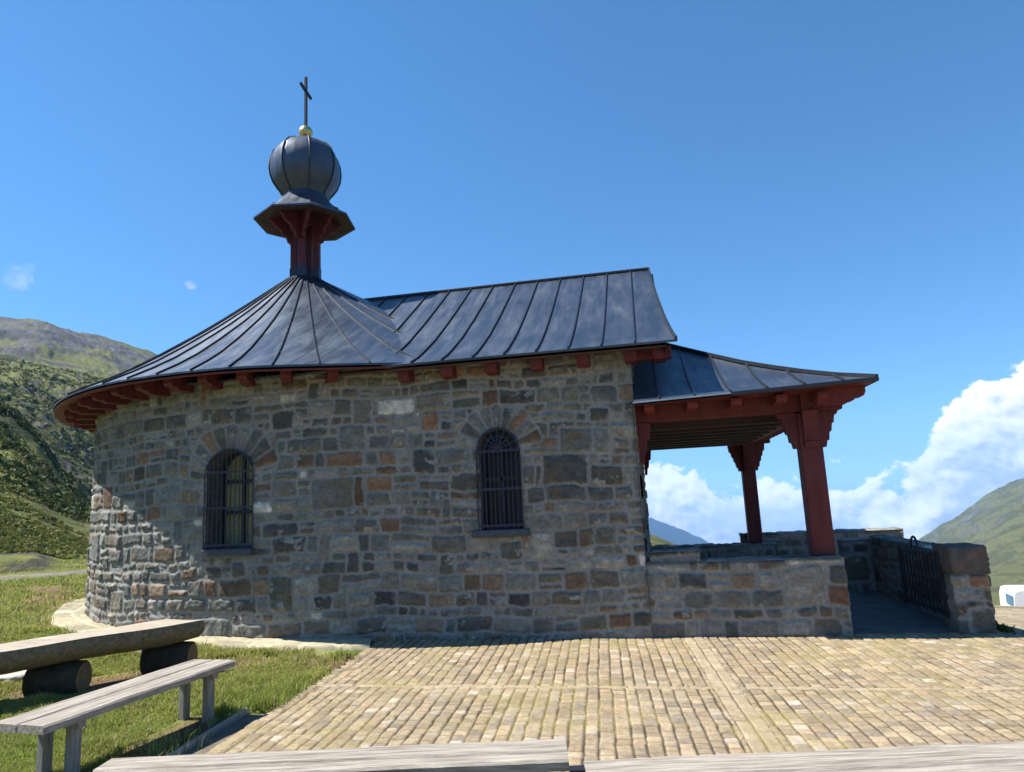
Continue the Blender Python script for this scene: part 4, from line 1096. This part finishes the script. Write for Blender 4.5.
    for (py, zb) in ((FPY, .84), (BPY, .62)):
        STEP = [(a, z if k_ in (10, 11) or py == FPY else z - .10) for k_, (a, z) in enumerate(STEP0)]
        ps = MB(); ps.box((PX, py, (zb + 2.525) / 2), (.25, .25, 2.525 - zb), bev=.015)
        po = ps.build('porch_post', M_RED, chapel)
        for sx in (-1, 1):
            MB().prism([(PX + sx * a, py, z) for a, z in STEP], (0, -.085, 0), (0, .17, 0)).build('bracket', M_RED, po)
        for sy in (-1, 1):
            MB().prism([(PX, py + sy * (a if a < .2 else .13 + (a - .13) * .6), z) for a, z in STEP], (-.085, 0, 0), (.17, 0, 0)).build('bracket', M_RED, po)
        MB().box((PX, py - .135 if py == FPY else py + .135, 2.46), (.155, .06, .74), bev=.01).build('pilaster_board', M_RED, po)
    # wall corbel at the nave corner
    wc = [(0, 2.03), (.05, 2.03), (.065, 2.16), (.09, 2.18), (.105, 2.32), (.14, 2.34), (.16, 2.525), (0, 2.525)]
    for py in (FPY, BPY):
        MB().prism([(XC + .02 + a, py, z) for a, z in wc], (0, -.10, 0), (0, .2, 0)).build('wall_corbel', M_RED, o)
porch()
MB().tube([(XC - .02, 8.475, 2.75), (XC - .015, 8.475, 1.6), (XC + .005, 8.475, .0)],   .006, 6).build('lightning_cable', M_SILL, chapel)

def rock(name, c, size, mat, seed):
    rng = np.random.default_rng(seed); import bmesh
    bm = bmesh.new(); bmesh.ops.create_icosphere(bm, subdivisions=4, radius=1)
    for v in bm.verts:
        p = v.co; q = Vector((np.sign(p.x) * abs(p.x) ** .5, np.sign(p.y) * abs(p.y) ** .5, np.sign(p.z) * abs(p.z) ** .5)).normalized()
        mx = max(abs(p.x), abs(p.y), abs(p.z)); b = p / mx
        p2 = p.lerp(b, .86)
        nz = float(fbm(np.array([p.x * 2 + seed]), np.array([p.y * 2 + p.z * 1.7]), seed, 4)[0]) - .5
        v.co = Vector((p2.x * size[0], p2.y * size[1], p2.z * size[2])) * (1 + .2 * nz)
    me = bpy.data.meshes.new(name); bm.to_mesh(me); bm.free(); me.polygons.foreach_set('use_smooth', np.ones(len(me.polygons), bool)); me.materials.append(mat)
    o = bpy.data.objects.new(name, me); C.objects.link(o); o.location = c; o.rotation_euler = (0, 0, seed * .7); return o
# ------------------------------------------------------------------ low walls of the forecourt
kw = dict(hmin=.11, hmax=.24, wmin=.14, wmax=.42)
o = stone_box('low_wall', XC - .03, 2.09, 8.50, 8.92, -.05, .84, 41, **kw)
tag(o, 'low rubble wall carrying the front red post of the porch', 'wall')
o2 = stone_box('step_stone', XC + .04, .52, 8.512, 8.90, .842, .97, 42, parent=o, hmin=.2, hmax=.3, wmin=.3, wmax=.6)
o = stone_box('low_wall', XC + .02, 2.3, 14.08, 14.5, -.05, .60, 43, res=.03, **kw); tag(o, 'shaded low stone wall at the back of the porch under the rear red post', 'wall')
o = stone_box('low_wall', 1.66, 4.66, 14.505, 14.95, -.8, .76, 44, res=.03, **kw); tag(o, 'long taller stone wall closing the far side of the forecourt', 'wall')
o = stone_box('low_wall', 2.92, 3.66, 12.05, 12.45, -.6, .77, 45, res=.03, **kw); tag(o, 'short dark cross wall at the end of the entrance passage', 'wall')
o = stone_box('low_wall', 3.32, 3.62, 9.06, 12.04, -.3, .82, 46, res=.022, **kw); tag(o, 'stone wall running back behind the opened iron gate', 'wall')
o = stone_box('gate_pillar', 3.17, 3.55, 8.56, 9.04, -.05, .62, 47, **kw); tag(o, 'squat rubble gate pillar with a reddish top stone, gate hung on it', 'pillar')
ct = rock('top_stone', (3.36, 8.80, .765), (.195, .245, .155), M_CAP, 6); ct.rotation_euler = (0, 0, .02); ct.parent = o
fl = MB().box((1.75, 11.6, -.06), (3.7, 6.2, .06)).build('passage_floor', M_FLOOR); tag(fl, kind='structure')

# iron gate, standing open inwards
def gate():
    g = empty('iron_gate', (3.16, 8.86, 0)); tag(g, 'black iron bar gate standing open beside the squat stone pillar', 'gate')
    d = Vector((-.06, 1.16, 0)).normalized(); L = 1.12
    f = MB()
    for z in (.17, .50, .80): f.bar(Vector((0, 0, z)), d * L + Vector((0, 0, z - .02)), .02, .035)
    for s_ in (.0, L): f.bar(d * s_ + Vector((0, 0, .10)), d * s_ + Vector((0, 0, .84)), .032, .032)
    f.build('gate_frame', M_IRON, g)
    for k in range(1, 11):
        p = d * (L * k / 11); MB().tube([p + Vector((0, 0, .12)), p + Vector((0, 0, .83))], .010, 6).build('bar', M_IRON, g)
    h = MB(); c = d * .62 + Vector((0, 0, .82)); h.tube([c + d * (.10 * math.cos(R(t))) + Vector((0, 0, .15 * math.sin(R(t)))) for t in range(0, 181, 15)], .014, 6)
    h.build('gate_arch', M_IRON, g)
gate()

# ------------------------------------------------------------------ benches
def plank_mesh(mb, L, w, th, cx, z, seed):
    rng = np.random.default_rng(seed); n = 26; vs = []; fs = []
    for i in range(n + 1):
        x = -L / 2 + L * i / n; dz = .0012 * math.sin(i * .5 + seed) + rng.normal(0, .0006); dy = rng.normal(0, .0018)
        for (a, b) in ((-w / 2, -th), (-w / 2 + .0, -.012), (-w / 2 + .012, 0), (w / 2 - .012, 0), (w / 2, -.012), (w / 2, -th)):
            vs.append((x, cx + a + dy, z + b + dz))
    for i in range(n):
        for k in range(6): fs.append((i * 6 + k, i * 6 + 6 + k, i * 6 + 6 + (k + 1) % 6, i * 6 + (k + 1) % 6))
    fs += [tuple(range(6)), tuple(range(n * 6 + 5, n * 6 - 1, -1))]
    mb.add(vs, fs)
def bench(label, c, rz, L, H, ws, gz=0.0, seed=1, w_gap=.012, leg_dx=.35, twoleg=.10):
    b = empty('plank_bench', (c[0], c[1], gz), rz); tag(b, label, 'bench', 'weathered plank benches')
    wtot = sum(ws) + w_gap * (len(ws) - 1); y = -wtot / 2
    for k, w in enumerate(ws):
        mb = MB(); plank_mesh(mb, L, w, .05, y + w / 2, H, seed + k); mb.build('plank', M_WOODG, b); y += w + w_gap
    for sx in (-1, 1):
        for sy in (-1, 1):
            MB().box((sx * (L / 2 - leg_dx * (1 if sx > 0 else 1.5)), sy * twoleg, (H - .05) / 2 - .03), (.075, .065, H - .05 + .06), bev=.008).build('leg', M_WOODP, b)
        MB().box((sx * (L / 2 - leg_dx * (1 if sx > 0 else 1.5)), 0, H - .075), (.06, wtot - .06, .05)).build('crosspiece', M_WOODP, b)
    return b
# seat at the edge of the lawn, two seats along the near side of the court
bench('weathered plank bench on four posts at the grass edge, beside the log bench', (-3.861, 4.645), R(84.0), 1.72, .435, (.21, .21), 0.0, 3, leg_dx=.20, twoleg=.12)
bench('long grey plank bench in front of the court with its end at the gap', (-1.645, 3.335), R(10.2), 2.32, .45, (.11, .175), 0.0, 11)
b2 = bench('grey cracked plank bench in front of the wide paving band', (.91, 3.405), R(10.4), 2.60, .45, (.22, .22), 0.0, 17)
MB().box((-1.335, .15, .40), (.07, .06, .09)).build('end_bracket', M_IRON, b2)

def log_bench():
    g = empty('log_bench', (-5.25, 6.45, .05)); tag(g, 'massive half-log bench with flat bleached top lying on two log supports', 'bench')
    ax = Vector((.545, .84, 0)).normalized(); sd_ = Vector((ax.y, -ax.x, 0))       # sd_: towards the court
    n = 30; L0, L1 = -3.2, .42; vs = []; fs = []; rng = np.random.default_rng(9)
    prof = [(-.27, .50), (-.29, .44), (-.25, .36), (-.12, .295), (.06, .285), (.20, .32), (.275, .39), (.285, .46), (.265, .505)]
    m_ = len(prof)
    for i in range(n + 1):
        s_ = L0 + (L1 - L0) * i / n; w = 1 + .03 * math.sin(i * .5) + rng.normal(0, .006)
        if i >= n - 1: w *= (.96 if i == n - 1 else .90)
        for a, z in prof:
            sk = s_ + (.10 * (a / .28) if i > n - 2 else 0)
            vs.append(ax * sk + sd_ * a * w + Vector((0, 0, .5 + (z - .5) * w)))
    for i in range(n):
        for k in range(m_ - 1): fs.append((i * m_ + k, i * m_ + m_ + k, i * m_ + m_ + k + 1, i * m_ + k + 1))
    fs += [tuple(range(m_ - 1, -1, -1)), tuple(range(n * m_, n * m_ + m_))]
    o = mesh_obj('half_log', vs, fs, M_LOG, g, True)
    tv = []; 
    for i in range(n + 1):
        a = vs[i * m_]; b = vs[i * m_ + m_ - 1]; k = .004
        for q in np.linspace(0, 1, 6): tv.append(a.lerp(b, q) + Vector((0, 0, .004 + .004 * math.sin(i * .7 + q * 5))))
    tf = [(i * 6 + k, i * 6 + 6 + k, i * 6 + 7 + k, i * 6 + k + 1) for i in range(n) for k in range(5)]
    mesh_obj('flat_top', tv, tf, M_LOGT, o, True)
    cr_ = Vector((.97, .25, 0)).normalized()
    for s_ in (-.72, .28):
        c = ax * s_; q = MB(); sd2 = cr_
        pts = [c + sd2 * t for t in (-.25, -.24, -.1, .10, .21, .22)]
        q.tube([p + Vector((0, 0, .135)) for p in pts], [.14, .165, .17, .165, .16, .145], 20)
        lo = q.build('log_support', M_BARK, g, True)
        e = MB(); ctr = c + sd2 * .225 + Vector((0, 0, .135)); ring = [ctr + Vector((-cr_.y, cr_.x, 0)) * (.138 * math.cos(t)) + Vector((0, 0, .138 * math.sin(t))) for t in np.linspace(0, 2 * math.pi, 20, endpoint=False)]
        e.add([ctr + sd2 * .004] + ring, [(0, 1 + i, 1 + (i + 1) % 20) for i in range(20)]); e.build('cut_end', M_LOGE, lo)
log_bench()

tag(rock('flat_stone', (-6.62, 6.30, .10), (.34, .2, .06), M_PALE, 3), 'pale flat stone in the grass behind the near log support', 'stone')
tag(rock('flat_stone', (-6.05, 7.45, .12), (.24, .16, .08), M_PALE, 4), 'pale block of stone behind the farther log support', 'stone')

# weeds at the foot of the gate pillar
def weeds():
    rng = np.random.default_rng(3); mb = MB()
    for _ in range(110):
        p = Vector((3.60 + abs(rng.normal(0, .06)), 8.72 + rng.normal(0, .09), -.02)); a = rng.uniform(0, 6.28); h = rng.uniform(.03, .085); d = Vector((math.cos(a), math.sin(a), 0)); s_ = Vector((-d.y, d.x, 0)) * rng.uniform(.006, .014)
        mb.add([p - s_ * .4, p + s_ * .4, p + d * h * .4 + Vector((0, 0, h * .7)) + s_, p + d * h * .8 + Vector((0, 0, h)), p + d * h * .4 + Vector((0, 0, h * .7)) - s_], [(0, 1, 2, 3, 4)])
    o = mb.build('weed_clump', M_WEED); tag(o, 'dark green weeds growing at the foot of the gate pillar', 'weeds', kind='stuff')
weeds()

# white van on the lower lot
def van():
    g = empty('white_van', (14.42, 33.1, -4.95), R(-8)); tag(g, 'white van parked on the lower gravel lot beyond the gate pillar', 'van')
    L, W, H = 4.9, 1.9, 1.86
    out = [(0, .35), (0, 1.15), (.03, 1.55), (.10, 1.80), (.28, H), (3.3, H), (3.6, 1.80), (4.25, 1.15), (4.75, 1.0), (4.9, .75), (4.9, .35)]
    b = MB(); b.prism([(x, 0, z) for x, z in out], (0, 0, 0), (0, W, 0)); b.build('body', M_WHITE, g)
    for q in ([(.62, 1.08), (1.05, 1.55), (1.75, 1.57), (1.75, 1.08)], [(1.85, 1.08), (1.85, 1.57), (2.8, 1.57), (2.8, 1.08)], [(2.9, 1.08), (2.9, 1.57), (3.5, 1.57), (3.95, 1.08)]):
        MB().prism([(x, 0, z) for x, z in q], (0, -.008, 0), (0, .012, 0)).build('window', M_CARGL, g)
    MB().box((.03, -.004, 1.02), (.11, .03, .34)).build('tail_light', M_LAMP, g)
    MB().box((-.01, .5, 1.45), (.03, .8, .42)).build('window', M_CARGL, g)
    MB().box((.75, .25, H + .03), (.10, .2, .05)).build('roof_rail', M_RUBBER, g)
    for x in (.95, 3.95):
        for y in (.06, W - .06):
            w = MB(); w.tube([(x, y - .1, .33), (x, y + .1, .33)], .33, 20); w.build('wheel', M_RUBBER, g)
van()

# ------------------------------------------------------------------ air
def haze():
    mt = bpy.data.materials.new('haze_air'); mt.use_nodes = True; nt = mt.node_tree; nt.nodes.clear()
    v = nt.nodes.new('ShaderNodeVolumePrincipled'); o = nt.nodes.new('ShaderNodeOutputMaterial')
    v.inputs['Color'].default_value = (.30, .56, 1.0, 1); v.inputs['Density'].default_value = 1.3e-4; v.inputs['Anisotropy'].default_value = 0.0
    nt.links.new(v.outputs[0], o.inputs['Volume'])
    b = MB().box((0, 0, (-1420 + 330) / 2), (14400, 14400, 1750)); ob = b.build('haze', mt); tag(ob, kind='stuff')
haze()
